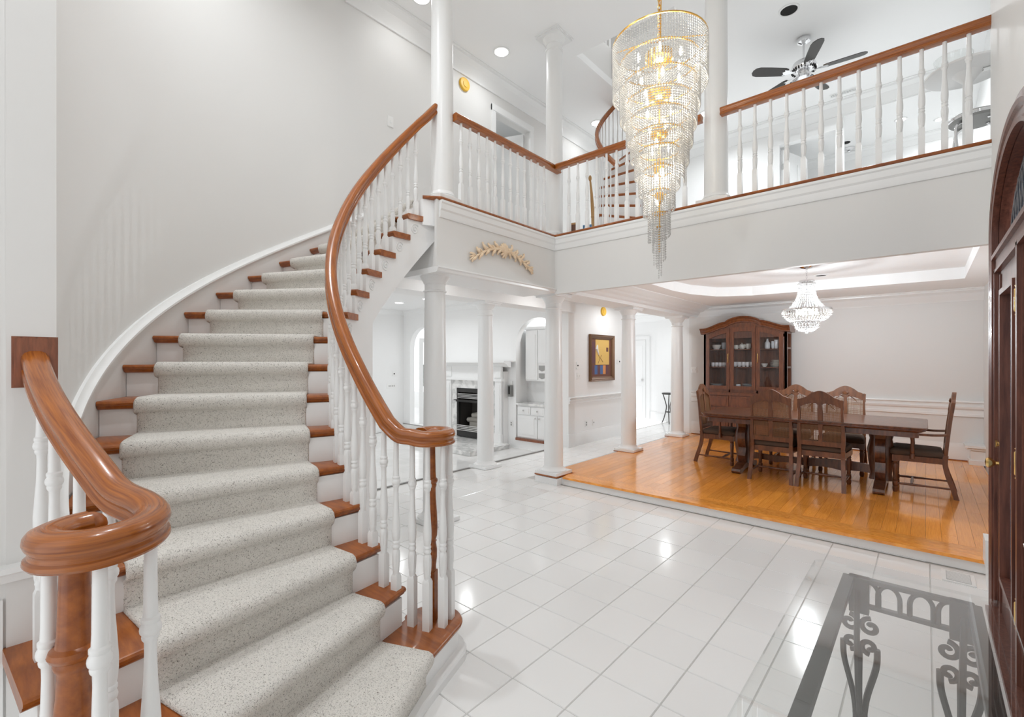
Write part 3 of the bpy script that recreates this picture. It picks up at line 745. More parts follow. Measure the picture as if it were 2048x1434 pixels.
# ================================================================== COLUMNS
def column(x, y, z0, z1, rb, rt, label, pl=.165, brown=False):
    t = thing('column', label, 'column', (x, y, z0))
    h = z1 - z0; b = MB()
    zb = .085; zt = h - .19
    pr = [(rb, zb)] + [(rb + (rt - rb) * (k / 10) ** 1.6, zb + (zt - zb) * k / 10) for k in range(1, 11)]
    b.lathe(pr, 40).build('shaft', 'trim', t, smooth=40)
    b = MB().box(-pl, pl, -pl, pl, .004, .04)
    b.lathe([(pl - .005, .04), (pl - .004, .052), (pl - .02, .062), (rb + .02, .066), (rb + .008, .08), (rb + .002, .10)], 40)
    b.build('base', 'trim', t, smooth=40)
    if brown: MB().box(-pl - .004, pl + .004, -pl - .004, pl + .004, -.01, .006).build('base_board', 'wtread', t)
    c = MB().lathe([(rt, zt), (rt + .012, zt + .004), (rt + .014, zt + .014), (rt, zt + .02), (rt, zt + .075), (rt + .008, zt + .08), (rt + .010, zt + .09), (rt + .035, zt + .13), (rt + .045, zt + .15)], 40)
    q = rt + .06; c.box(-q, q, -q, q, zt + .15, zt + .17); q += .012; c.box(-q, q, -q, q, zt + .17, h)
    c.build('capital', 'trim', t, smooth=40)
    return t
column(-3.46, 2.83, 0, 2.33, .112, .096, 'white round column just behind the lower stair volute')
column(-3.49, 4.745, PZ, 2.33, .118, .098, 'white round column on the front corner of the oak floor', brown=True)
column(-3.49, 6.72, PZ, 2.33, .118, .098, 'white round column right of the framed painting', brown=True)
column(-3.49, 8.63, PZ, 2.33, .118, .098, 'white round column against the wall beside the china cabinet', brown=True)
column(-4.68, 4.74, 0, 2.33, .118, .098, 'white round column in front of the marble fireplace')
struct(MB().box(-3.66, -3.32, 4.585, 4.70, 0, .082).box(-3.67, -3.312, 4.575, 4.70, 0, .012).build('trim_23', 'trim'))
column(-3.375, 2.845, H2, CEIL, .105, .095, 'tall white upper column where the stair handrail ends', .14)
column(-3.375, 4.60, H2, CEIL, .105, .095, 'white upper column standing at the corner of the balcony', .14)
column(-1.475, 4.57, H2, CEIL, .105, .095, 'white upper column to the right of the gold chandelier', .14)

# ================================================================== FRONT DOOR
D = struct(MB().sweep([(FX, yc - .80, 0), (FX, yc - .80, 2.24)] + [(FX, a, b) for a, b in arch_pts(yc, .80, 2.24, .40, 32)][1:] + [(FX, yc + .80, 0)],
        [(.0, .0), (-.0, -.0)][:0] + [(-.075, .028), (-.055, .032), (-.045, .020), (-.01, .018), (.0, .030), (.02, .034), (.045, .022), (.06, .018), (.07, 0), (-.075, 0)], up=(-1, 0, 0)).build('door_1', 'mahog', smooth=30))
jb = MB().sweep([(FX + .06, yc - .74, 0), (FX + .06, yc - .74, 2.24)] + [(FX + .06, a, b) for a, b in arch_pts(yc, .74, 2.24, .35, 32)][1:] + [(FX + .06, yc + .74, 0)], [(-.03, .058), (.03, .058), (.03, -.08), (-.03, -.08)], up=(-1, 0, 0))
jb.build('jamb', 'mahog', D, smooth=30)
MB().box(FX - .012, FX + .10, yc - .74, yc + .74, 2.035, 2.11).box(FX - .03, FX + .02, yc - .74, yc + .74, 2.10, 2.125).box(FX - .02, FX + .02, yc - .74, yc + .74, 2.02, 2.037).build('transom_bar', 'mahog', D)
fan = arch_pts(yc, .73, 2.12, .45, 32)
MB().prism([(yc - .73, 2.11)] + fan + [(yc + .73, 2.11)], FX + .05, FX + .056, 'x').build('transom_pane', 'bluegrey', D)
cm = MB()
for k in range(-9, 10):
    for sgn in (-1, 1):
        P = []
        for q in range(12):
            z = 2.12 + q * .045; y = yc + k * .09 + sgn * (z - 2.3) * .42
            if abs(y - yc) < .72 and z < 2.10 + .45 * sqrt(max(0, 1 - ((y - yc) / .73) ** 2)): P.append((FX + .047, y, z))
        if len(P) > 1: cm.tube(P, .004, 5)
cm.tube([(FX + .047, a, b) for a, b in arch_pts(yc, .70, 2.12, .40, 24)], .005, 5)
stuff(cm.build('lead_came', 'came', D, smooth=60))
def leaf(y0, y1, nm):
    lf = MB()
    for a, b in ((y0, y0 + .13), (y1 - .13, y1)): lf.box(FX + .005, FX + .05, a, b, .03, 2.02)
    lf.box(FX + .005, FX + .05, y0 + .13, y1 - .13, 1.90, 2.02).box(FX + .005, FX + .05, y0 + .13, y1 - .13, .03, .26)
    o = lf.build(nm, 'mahog', D)
    mo = MB()
    for a, b in ((y0 + .13, y0 + .165), (y1 - .165, y1 - .13)): mo.box(FX - .014, FX + .04, a, b, .26, 1.90)
    mo.box(FX - .014, FX + .04, y0 + .165, y1 - .165, 1.87, 1.90).box(FX - .014, FX + .04, y0 + .165, y1 - .165, .26, .29)
    for a, b in ((y0 + .03, y0 + .045), (y1 - .06, y1 - .045)): mo.box(FX - .004, FX + .01, a, b, .03, 2.0)
    mo.build('glazing_bead', 'mahog', o)
    MB().box(FX + .028, FX + .034, y0 + .16, y1 - .16, .28, 1.88).build('pane', 'bluegrey', o)
    c = MB()
    ym = (y0 + y1) / 2
    for s_ in (-1, 1): c.tube([(FX + .024, ym + s_ * .09 * abs(sin(q * .5)), .28 + q * .1) for q in range(17)], .005, 5)
    for z in (1.32, .86): c.ball((FX + .02, ym - .05, z), .018, 8, 5)
    stuff(c.build('lead_came', 'came', o, smooth=60))
    return o
l1 = leaf(3.15, 3.95, 'door_leaf'); l2 = leaf(2.55, 3.03, 'side_leaf')
MB().box(FX - .006, FX + .06, 3.03, 3.14, 0, 2.04).box(FX - .02, FX, 3.06, 3.10, 0, 2.04).build('mullion', 'mahog', D)
MB().box(FX - .006, FX + .06, 3.955, 4.03, 0, 2.04).box(FX - .02, FX, 3.975, 4.005, 0, 2.04).build('mullion', 'mahog', D)
MB().box(FX - .055, FX + .1, 2.55, 4.02, 0, .028).box(FX - .03, FX + .02, 2.55, 4.02, .028, .05).build('threshold', 'mahog', D)
Rx = Matrix.Rotation(-pi / 2, 4, 'Y')
MB().lathe([(.026, 0), (.028, .004), (.012, .008), (.011, .03), (.018, .038), (.028, .05), (.029, .06), (.022, .07), (.004, .073)], 16, (FX + .004, 3.82, .92), m=Rx).build('door_knob', 'brass', l1, smooth=40)
MB().lathe([(.024, 0), (.024, .012), (.014, .014), (.014, .026), (.003, .028)], 16, (FX + .004, 3.82, 1.03), m=Rx).box(FX - .028, FX - .02, 3.812, 3.828, 1.01, 1.05).build('deadbolt', 'brass', l1, smooth=40)
for z in (1.78, 1.03, .34):
    MB().lathe([(.002, -.075), (.006, -.068), (.003, -.058), (.0085, -.05), (.0085, .05), (.003, .058), (.006, .068), (.002, .075)], 10, (FX - .012, 3.145, z)).box(FX - .006, FX + .006, 3.13, 3.165, z - .05, z + .05).build('hinge', 'brass', D, smooth=40)

# ================================================================== DINING TABLE AND CHAIRS
def rrect(x0, x1, y0, y1, r, n=6):
    P = []
    for cx_, cy_, a in ((x1 - r, y0 + r, -pi / 2), (x1 - r, y1 - r, 0), (x0 + r, y1 - r, pi / 2), (x0 + r, y0 + r, pi)):
        P += [(cx_ + r * cos(a + k / n * pi / 2), cy_ + r * sin(a + k / n * pi / 2)) for k in range(n + 1)]
    return P
TB = thing('dining_table', 'long dark wood trestle dining table under the small crystal chandelier', 'table', (-1.07, 6.60, PZ))
def ogee(off): 
    P = rrect(-1.09 - off, 1.09 + off, -.53 - off, .53 + off, .07)
    return P
rows = [[(x, y, z) for x, y in ogee(o)] for o, z in ((-.02, .745), (-.004, .742), (.0, .734), (-.006, .728), (-.006, .722), (-.016, .716), (-.016, .708), (-.03, .700), (-.045, .690))]
MB().grid(rows, closed_u=True, caps=True).build('table_top', 'walnut', TB, smooth=35)
MB().prism(rrect(-1.02, 1.02, -.46, .46, .03), .635, .692).build('apron', 'walnut', TB)
def trestle(x):
    prof = [(.10, .64), (.125, .60), (.11, .55), (.145, .50), (.165, .42), (.15, .35), (.105, .29), (.12, .24), (.15, .19), (.13, .13), (.10, .09)]
    b = MB(); b.prism([(y, z) for y, z in prof] + [(-y, z) for y, z in prof[::-1]], x - .045, x + .045, 'x')
    b.lathe([(.06, .09), (.045, .16), (.065, .30), (.075, .42), (.05, .54), (.07, .62)], 14, (x + .05, 0, 0)); b.lathe([(.06, .09), (.045, .16), (.065, .30), (.075, .42), (.05, .54), (.07, .62)], 14, (x - .05, 0, 0))
    b.build('pedestal', 'walnut', TB, smooth=35)
    f = MB()
    side = [(0, .10), (.14, .10), (.22, .085), (.28, .06), (.33, .065), (.375, .055), (.39, .03), (.385, .012), (.36, .0), (.27, .0), (.22, .02), (.12, .03), (0, .03)]
    f.prism(side + [(-y, z) for y, z in side[::-1]], x - .05, x + .05, 'x')
    f.build('foot', 'walnut', TB, smooth=30)
trestle(-.70); trestle(.70)
sp = [(-.68, .13)] + [(-.68 + 1.36 * k / 16, .135 + .02 * abs(sin(k * pi / 4))) for k in range(1, 16)] + [(.68, .13), (.68, .24)] + [(.68 - 1.36 * k / 16, .235 + .018 * sin(k * pi / 8)) for k in range(1, 16)] + [(-.68, .24)]
MB().prism(sp, -.022, .022, 'y').build('stretcher', 'walnut', TB)

# chair, local: seat faces +Y
def backmap(x, s_, t):       # x across, s up the back from seat level, t thickness offset (towards -Y)
    y = -.205 - .03 * (s_ / .55) - .07 * max(0, s_) ** 1.6 - t
    return (x, y, .43 + s_)
def backprism(b, lower, upper, t0, t1):
    n = len(lower); rows = []
    for (xa, sa), (xb, sb_) in zip(lower, upper):
        rows.append([backmap(xa, sa, t0), backmap(xb, sb_, t0), backmap(xb, sb_, t1), backmap(xa, sa, t1)])
    return b.grid(rows, closed_u=True, caps=True)
def crest_top(x):
    u = abs(x) / .215
    return .615 - .085 * u ** 1.8 + .030 * exp(-(u / .42) ** 2) - .010 * exp(-((u - .62) / .12) ** 2) + (.012 if u > .93 else 0)
def crest_low(x):
    u = abs(x) / .19
    return .515 - .055 * u ** 2.2 - .030 * exp(-(u / .18) ** 2)
def make_chair(label, arms, front_light=False):
    wd = 'wback'
    c = thing('dining_armchair' if arms else 'dining_chair', label, 'chair')
    for s_ in (-1, 1):
        b = MB()      # rear leg and back post in one
        pts = [(s_ * .218, -.285, 0), (s_ * .214, -.262, .09), (s_ * .207, -.222, .22), (s_ * .203, -.200, .34), (s_ * .203, -.205, .43)]
        P = catmull(pts, 4)
        rows = [[(p.x - .019, p.y - .021, p.z), (p.x + .019, p.y - .021, p.z), (p.x + .019, p.y + .021, p.z), (p.x - .019, p.y + .021, p.z)] for p in P]
        b.grid(rows, closed_u=True, caps=True)
        lo = []; up = []
        for k in range(13):
            q = -.01 + k / 12 * .555
            lo.append((s_ * (.183 + .020 * sin(k / 12 * pi) * .3), q)); up.append((s_ * (.217 + .008 * sin(k / 12 * 2 * pi)), q))
        backprism(b, lo, up, -.014, .016)
        b.build('rear_leg', wd, c, smooth=35)
    xs = [-.214 + .428 * k / 32 for k in range(33)]
    b = MB(); backprism(b, [(x, crest_low(x)) for x in xs], [(x, crest_top(x)) for x in xs], -.015, .017); b.build('crest_rail', wd, c, smooth=35)
    b = MB(); backprism(b, [(-.19, .035), (.19, .035)], [(-.19, .085), (.19, .085)], -.013, .014); b.build('lower_rail', wd, c)
    b = MB(); backprism(b, [(-.021 + .004 * sin(k * .7), .06 + k * .042) for k in range(12)], [(.021 - .004 * sin(k * .7), .06 + k * .042) for k in range(12)], -.011, .012); b.build('splat', wd, c, smooth=35)
    cn = MB()
    for sd in (-1, 1):
        for k in range(14):
            x = sd * (.026 + k * .0122); top = crest_low(x) + .01
            rows = [[backmap(x - .002, q, -.003), backmap(x + .002, q, -.003), backmap(x + .002, q, .001), backmap(x - .002, q, .001)] for q in (.08, .08 + (top - .08) * .33, .08 + (top - .08) * .66, top)]
            cn.grid(rows, closed_u=True, caps=True)
        q = .088
        while q < .50:
            lim = .186
            while crest_low(lim) < q and lim > .03: lim -= .01
            cn.grid([[backmap(sd * xx, q - .002, .0), backmap(sd * xx, q + .002, .0), backmap(sd * xx, q + .002, .004), backmap(sd * xx, q - .002, .004)] for xx in (.02, lim)], closed_u=True, caps=True)
            q += .0122
    stuff(cn.build('cane_panel', 'cane', c))
    cv = MB()     # carved shell on the front of the crest
    for k in range(7):
        a = -.9 + k * .3; pts = [Vector(backmap(.006 * sin(a), .535, -.018)), Vector(backmap(.045 * sin(a), .535 + .045 * cos(a), -.021))]
        cv.tube([tuple(pts[0]), tuple((pts[0] + pts[1]) / 2 + Vector((0, .003, 0))), tuple(pts[1])], [.003, .007, .005], 6)
    for sd in (-1, 1): cv.tube([backmap(sd * (.03 + .02 * k), .53 - .010 * k - .004 * k * k * .4, -.016) for k in range(6)], [.006, .007, .006, .005, .004, .003], 6)
    cv.build('carving', wd, c, smooth=50)
    f = MB().prism([(-.215, -.20), (.215, -.20), (.245, .22), (-.245, .22)], .34, .40); f.build('seat_frame', wd, c)
    def so(o): return [(-.205 + o, -.185 + o), (.205 - o, -.185 + o), (.243 - o, .20), (.23 - o, .235 - o), (-.23 + o, .235 - o), (-.243 + o, .20)]
    MB().grid([[(x, y, z) for x, y in so(o)] for o, z in ((.012, .398), (0, .41), (0, .445), (.012, .462), (.045, .472), (.10, .475))], closed_u=True, caps=True).build('seat_cushion', 'seat', c, smooth=50)
    lp_ = [(.018, 0), (.024, .02), (.024, .05), (.018, .058), (.023, .064), (.025, .09), (.023, .115), (.017, .12), (.021, .128), (.019, .15), (.021, .22), (.025, .28), (.019, .30), (.025, .305), (.025, .312), (.02, .318), (.023, .335)]
    for s_ in (-1, 1):
        MB().lathe(lp_, 14, (s_ * .212, .195, 0)).box(s_ * .212 - .026, s_ * .212 + .026, .169, .221, .33, .40).build('front_leg', wd, c, smooth=35)
        MB().tube([(s_ * .212, .195, .092), (s_ * .211, .05, .095), (s_ * .212, -.08, .097), (s_ * .213, -.255, .10)], [.011, .013, .009, .010], 8).build('side_stretcher', wd, c, smooth=40)
    MB().tube([(-.21, .06, .095), (-.1, .06, .095), (0, .06, .095), (.1, .06, .095), (.21, .06, .095)], [.009, .012, .016, .012, .009], 8).build('cross_stretcher', wd, c, smooth=40)
    if arms:
        for s_ in (-1, 1):
            pts = [(s_ * .205, -.225, .645), (s_ * .225, -.12, .635), (s_ * .25, .0, .635), (s_ * .262, .09, .642), (s_ * .268, .15, .628), (s_ * .268, .165, .61)]
            MB().sweep(catmull(pts, 4), [(-.018, -.011), (.018, -.011), (.02, 0), (.014, .011), (-.014, .011), (-.02, 0)]).build('arm', wd, c, smooth=50)
            MB().lathe([(.020, .375), (.020, .42), (.014, .43), (.019, .44), (.016, .48), (.013, .56), (.019, .60), (.012, .61), (.017, .628)], 12, (s_ * .25, .055, 0)).build('arm_post', wd, c, smooth=40)
    return c
ch = make_chair('cane backed dining chair on the near side, nearer the china cabinet', False)
ch.location = (-1.355, 6.335, PZ)
for (x, y, rz, lab) in ((-.866, 6.335, 0, 'cane backed dining chair on the near side, nearer the front door'),
                        (-1.36, 7.28, pi, 'cane backed dining chair on the far side, nearer the china cabinet'),
                        (-.79, 7.26, pi, 'cane backed dining chair on the far side, nearer the front door')):
    dup_tree(ch, (x, y, PZ), rz, lab)
arm = make_chair('cane backed dining armchair at the cabinet end of the table', True)
arm.location = (-2.13, 6.84, PZ); arm.rotation_euler = (0, 0, -pi / 2)
dup_tree(arm, (-.05, 6.72, PZ), pi / 2, 'cane backed dining armchair at the front door end of the table')

# ================================================================== CHINA CABINET AND ITS CONTENTS
CX0, CX1, CY0, CY1 = -3.03, -1.70, 8.69, 9.09
CC = thing('china_cabinet', 'dark cherry china cabinet with arched glazed doors against the dining wall', 'cabinet', (CX0, CY0, PZ))
o = (CX0, CY0, PZ)
W_ = CX1 - CX0
MB().box(0, W_, .0, .40, .10, .80).box(-.02, W_ + .02, -.03, .42 - .02, .80, .835).box(-.01, W_ + .01, -.02, .4, .835, .85).build('lower_body', 'cherry', CC)
MB().prism([(0, .0), (.10, 0), (.13, .05), (.25, .075), (.5, .06), (W_ / 2, .085), (W_ - .5, .06), (W_ - .25, .075), (W_ - .13, .05), (W_ - .10, 0), (W_, 0), (W_, .12), (0, .12)], -.012, .02, 'y').box(0, .04, .3, .4, 0, .12).box(W_ - .04, W_, .3, .4, 0, .12).build('plinth', 'cherry', CC)
for k in range(3):
    x0 = .02 + k * (W_ - .04) / 3; x1 = x0 + (W_ - .04) / 3 - .012
    d = MB().box(x0, x1, -.018, 0, .60, .79).build('drawer', 'cherry', CC)
    MB().prism([(x0 + .03, .62), (x1 - .03, .62), (x1 - .03, .74), (x0 + (x1 - x0) * .72, .745), (x0 + (x1 - x0) * .5, .77), (x0 + (x1 - x0) * .28, .745), (x0 + .03, .74)], -.026, -.016, 'y').build('drawer_panel', 'cherry', d)
    d = MB().box(x0, x1, -.018, 0, .13, .59).build('cupboard_door', 'cherry', CC)
    MB().prism([(x0 + .05, .17), (x1 - .05, .17), (x1 - .05, .52), (x0 + (x1 - x0) * .7, .53), (x0 + (x1 - x0) * .5, .56), (x0 + (x1 - x0) * .3, .53), (x0 + .05, .52)], -.027, -.016, 'y').build('door_panel', 'cherry', d)
def topz(x):
    u = abs((x - W_ / 2) / (W_ / 2))
    if u < .42: return 2.035 + .085 * max(0, 1 - (u / .42) ** 2) ** .75
    v = max(0, (1 - u) / .58)
    return 1.93 + .105 * (3 * v * v - 2 * v ** 3)
XS = [W_ * k / 40 for k in range(41)]
ub = MB().box(0, .035, .03, .40, .85, topz(0) - .02).box(.0, W_, .385, .40, .85, 1.95).box(0, W_, .03, .4, .85, .90)
ub.box(W_ - .035, W_, .03, .09, .85, topz(W_) - .02).box(W_ - .035, W_, .34, .40, .85, topz(W_) - .02)
for z0, z1 in ((.85, .96), (1.28, 1.31), (1.60, 1.63), (1.86, 1.92)): ub.box(W_ - .033, W_ - .002, .09, .34, z0, z1)
fr = [(x, topz(x) - .02) for x in XS]
ub.prism([(0, 1.80)] + [(x, 1.80) for x in (W_,)] + fr[::-1], .03, .05, 'y')
for x0, x1 in ((0, .06), (W_ / 3 - .012, W_ / 3 + .012), (2 * W_ / 3 - .012, 2 * W_ / 3 + .012), (W_ - .06, W_)): ub.box(x0, x1, .03, .05, .85, 1.85)
ub.build('upper_body', 'cherry', CC)
XC = [-.05 + (W_ + .10) * k / 96 for k in range(97)]
MB().grid([[(x, y, topz(min(max(x, 0), W_)) + dz) for y, dz in ((.40, 0), (.40, .055), (-.045, .055), (-.052, .042), (-.045, .03), (-.02, .015), (-.012, -.01), (.005, -.03), (.005, -.045), (.03, -.05), (.4, -.05))] for x in XC], closed_u=True, caps=True).build('cornice', 'cherry', CC, smooth=40)
for z in (1.285, 1.595): MB().box(.035, W_ - .035, .08, .38, z, z + .014).build('shelf', 'cherry', CC)
for k in range(3):
    x0 = .045 + k * (W_ - .09) / 3 + .004; x1 = x0 + (W_ - .09) / 3 - .008; w = .058
    def dtop(x): return topz(x) - .075
    hi = lambda x: min(dtop(x), 1.99)
    xs_ = [x0 + (x1 - x0) * q / 16 for q in range(17)]; xi = [x0 + w + (x1 - x0 - 2 * w) * q / 16 for q in range(17)]
    def ltop(x):
        u = (x - (x0 + x1) / 2) / ((x1 - x0) / 2 - w)
        return hi(x) - .075 - (.012 * u * u if k == 1 else 0)
    dd = MB().box(x0, x0 + w, 0, .028, .90, min(hi(x0), hi(x0 + w))).box(x1 - w, x1, 0, .028, .90, min(hi(x1), hi(x1 - w))).box(x0 + w, x1 - w, .001, .027, .90, .965)
    dd.grid([[(x, 0, ltop(x)), (x, 0, hi(x) - .002), (x, .028, hi(x) - .002), (x, .028, ltop(x))] for x in xi], closed_u=True, caps=True)
    d = dd.build('glazed_door', 'cherry', CC, smooth=25)
    MB().grid([[(x, .014, .96), (x, .014, ltop(x) + .004)] for x in xi]).build('pane', 'pane', d)
    hx = x1 - .028 if k == 0 else x0 + .028
    if k != 1 or True:
        hx = {0: x1 - .026, 1: x1 - .026, 2: x0 + .026}[k]
        if k != 1: MB().tube([(hx, -.004, 1.37), (hx, -.014, 1.39), (hx, -.012, 1.42), (hx, -.018, 1.45), (hx, -.012, 1.48), (hx, -.014, 1.51), (hx, -.004, 1.53)], [.004, .007, .004, .006, .004, .007, .004], 8).build('handle', 'brass', d, smooth=50)
for x in (0,): CC['note'] = ''
del CC['note']
def dish(name, prof, x, z, y=.22, m='porcelain', lab='', cat='bowl', seg=20, group='tableware in the china cabinet', extra=None):
    b = MB().lathe(prof, seg, (0, 0, 0))
    ob = b.build(name, m, smooth=45); ob.location = (CX0 + x, CY0 + y, PZ + z); tag(ob, lab, cat, group)
    if extra: extra(ob)
    return ob
bowl = lambda r, h: [(r * .5, 0), (r * .52, .006), (r * .8, h * .4), (r, h), (r * .94, h), (r * .74, h * .45), (r * .3, .012), (.001, .01)]
cup = lambda r, h: [(r * .6, 0), (r * .9, h * .2), (r, h * .6), (r * .95, h), (r * .88, h), (r * .9, h * .5), (r * .5, .012), (.001, .012)]
plate_ = lambda r: [(r * .6, 0), (r * .62, .004), (r, .016), (r * .98, .019), (r * .6, .008), (.001, .007)]
S1, S2, S3 = 1.609, 1.299, .90
dish('serving_bowl', bowl(.085, .085), .16, S1, lab='cream serving bowl on the top left cabinet shelf')
dish('serving_bowl', bowl(.078, .05), .16, S1 + .088, lab='glass bowl nested over the cream bowl, top left cabinet shelf', m='pane')
dish('tumbler', cup(.045, .125), .295, S1, m='ltblue', lab='grey blue tumbler on the top left cabinet shelf', cat='tumbler')
dish('creamer', cup(.038, .075), .50, S1, lab='small cream creamer left of the lidded sugar pot', cat='jug')
def lid(ob):
    MB().lathe([(.04, .072), (.03, .088), (.012, .094), (.006, .10), (.010, .108), (.002, .114)], 16).build('lid', 'porcelain', ob, smooth=50)
    MB().tube([(.042, 0, .06), (.06, 0, .055), (.06, 0, .03), (.043, 0, .02)], .005, 6).tube([(-.042, 0, .06), (-.06, 0, .055), (-.06, 0, .03), (-.043, 0, .02)], .005, 6).build('handle', 'porcelain', ob, smooth=50)
dish('sugar_pot', cup(.048, .075), .595, S1, lab='cream sugar pot with a lid on the middle cabinet shelf', cat='pot', extra=lid)
def spout(ob): MB().tube([(-.03, 0, .03), (-.05, 0, .06), (-.06, 0, .09)], [.012, .009, .007], 8).build('spout', 'porcelain', ob, smooth=50)
dish('milk_jug', cup(.042, .095), .70, S1, lab='cream milk jug right of the lidded sugar pot', cat='jug', extra=spout)
def dec(ob): MB().lathe([(.012, .17), (.018, .185), (.018, .20), (.004, .21)], 12).build('stopper', 'pane', ob, smooth=50)
dish('decanter', [(.035, 0), (.042, .02), (.042, .10), (.02, .13), (.014, .165), (.018, .172), (.001, .172)], 1.00, S1, m='crystalw', lab='tall glass decanter on the top right cabinet shelf', cat='decanter', extra=dec)
ORD = ('lowest', 'second lowest', 'third lowest', 'fourth lowest', 'fifth lowest', 'topmost')
ROW = ('leftmost', 'second from left', 'middle', 'second from right', 'rightmost')
for i, (x, y, h) in enumerate(((1.08, .26, .13), (1.14, .2, .15), (1.21, .25, .12))):
    dish('crystal_vase', cup(.034, h), x, S1, y, 'crystalw', ('leftmost', 'tallest', 'rightmost')[i] + ' cut glass vase on the top right cabinet shelf', 'vase', 12, 'cut glass vases top right')
for i in range(5):
    dish('glass_cup', cup(.034, .075), .105 + .064 * i, S2, .2, 'crystalw', ROW[i] + ' glass cup in the middle left shelf row', 'cup', 14, 'glass cups middle left shelf')
for i in range(5):
    dish('glass_cup', cup(.036, .085), .49 + .068 * i, S2, .2, 'crystalw', ROW[i] + ' glass cup in the centre shelf row', 'cup', 14, 'glass cups centre shelf')
dish('small_bowl', bowl(.055, .06), .955, S2, lab='small cream bowl left of the stacked dinner plates')
for i in range(6):
    dish('dinner_plate', plate_(.105 if i < 4 else .085), 1.15, S2 + .02 * i, lab=ORD[i] + ' cream plate of the stack on the middle right shelf', cat='plate', group='plates stacked middle right')
for i in range(4):
    dish('soup_plate', plate_(.11), .17, S3 + .022 * i, m='ltblue', lab=(ORD[:3] + ORD[5:])[i] + ' pale plate of the stack on the lower left shelf', cat='plate', group='plates stacked lower left')
for i in range(5):
    dish('side_plate', plate_(.10), .70, S3 + .02 * i, m='ltblue', lab=(ORD[:4] + ORD[5:])[i] + ' pale plate of the stack on the lower centre shelf', cat='plate', group='plates stacked lower centre')
dish('glass_cup', cup(.04, .09), .535, S3, m='crystalw', lab='clear glass cup left of the lower centre plate stack', cat='cup', group=None)

# ================================================================== CHANDELIERS
def octa(b, x, y, z, r, h):
    k = len(b.v); b.v += [(x + r, y, z), (x, y + r, z), (x - r, y, z), (x, y - r, z), (x, y, z + h), (x, y, z - h)]
    b.f += [(k, k + 1, k + 4), (k + 1, k + 2, k + 4), (k + 2, k + 3, k + 4), (k + 3, k, k + 4), (k + 1, k, k + 5), (k + 2, k + 1, k + 5), (k + 3, k + 2, k + 5), (k, k + 3, k + 5)]
def chain(p, z0, z1, pitch=.034, r=.0035, w=.011):
    b = MB(); n = int((z1 - z0) / pitch); 
    for i in range(n):
        zc = z0 + (i + .5) * pitch; hh = pitch * .66; P = []
        for k in range(10):
            a = 2 * pi * k / 10; u = w * cos(a); v = hh * sin(a)
            P.append((p[0] + (u if i % 2 else 0), p[1] + (0 if i % 2 else u), zc + v))
        b.tube(P, r, 5, closed=True)
    return b
KX, KY = -1.49, 3.35
CH = thing('foyer_chandelier', 'very tall tiered gold chandelier with spiralling crystal bead curtains', 'chandelier', (KX, KY, 3.86))
q0 = (KX, KY, 3.86)
chain((0, 0), 0.02, CEIL - 3.86 - .03).build('chain', 'gold', CH, smooth=50)
MB().lathe([(.07, CEIL - 3.86), (.07, CEIL - 3.875), (.05, CEIL - 3.895), (.01, CEIL - 3.91)], 20).build('canopy', 'gold', CH, smooth=40)
MB().tube([(.012, 0, 0), (.016, .004, .6), (.012, 0, CEIL - 3.88)], .004, 6).build('cord', 'gold', CH, smooth=50)
# tiers: radius, top height, bottom height (relative to the top ring)
tiers = [(.338, 0, -.34), (.285, -.14, -.50), (.262, -.30, -.62), (.235, -.43, -.74), (.208, -.55, -.86), (.178, -.68, -.98), (.146, -.80, -1.10), (.112, -.94, -1.24), (.078, -1.10, -1.42), (.046, -1.26, -1.58), (.018, -1.36, -1.68)]
for i, (r, zt, zb) in enumerate(tiers):
    cr = MB()
    tl = [(r * cos(a), r * sin(a), zt) for a in [2 * pi * k / 36 for k in range(36)]]
    MB().sweep(tl, [(-.003, -.005), (.003, -.005), (.004, 0), (.003, .005), (-.003, .005)], closed=True).build('tier_ring', 'gold', CH, smooth=40)
    ns = max(5, int(2 * pi * r / .0185)); pitch = .0182
    for k in range(ns):
        a = 2 * pi * k / ns
        frac = ((a + 1.2 + i * .9) % (2 * pi)) / (2 * pi)
        z = zt - .014; end = zb - .05 * (frac - .5) * 2
        while z > end:
            octa(cr, r * cos(a), r * sin(a), z, .0070, .0080); z -= pitch
        octa(cr, r * cos(a), r * sin(a), end - .008, .0065, .013)
    stuff(cr.build('bead_curtain', 'crystal', CH, fix=False))
fr = MB()
for k in range(4):
    a = k * pi / 2 + .4; fr.tube([(0, 0, .02), (.10 * cos(a), .10 * sin(a), .03), (.338 * cos(a), .338 * sin(a), 0)], .005, 6)
fr.tube([(0, 0, .03), (0, 0, -1.55)], .008, 8).build('stem', 'gold', CH, smooth=50)
for z, r in ((-.10, .10), (-.38, .085), (-.66, .065), (-.92, .045), (-1.14, .03)):
    MB().lathe([(.004, z + .045), (r, z + .03), (r, z - .02), (r * .6, z - .045), (.004, z - .05)], 20).build('cup_plate', 'gold', CH, smooth=40)
for z, r, n in ((-.16, .17, 6), (-.32, .14, 5), (-.50, .12, 4), (-.66, .07, 3), (-.80, .07, 3), (-1.0, .045, 2), (-1.2, .02, 1)):
    for k in range(n):
        a = 2 * pi * k / n + z * 7
        MB().lathe([(.003, 0), (.009, .008), (.013, .025), (.010, .05), (.004, .068), (.001, .072)], 10, (r * cos(a), r * sin(a), z)).build('candle_bulb', 'bulb', CH, smooth=50)
for z, p in ((-.25, 9), (-.6, 6), (-1.0, 3)): lamp('chandelier_light', 'POINT', (0, 0, z), p, CH, .06, (1, .95, .87))

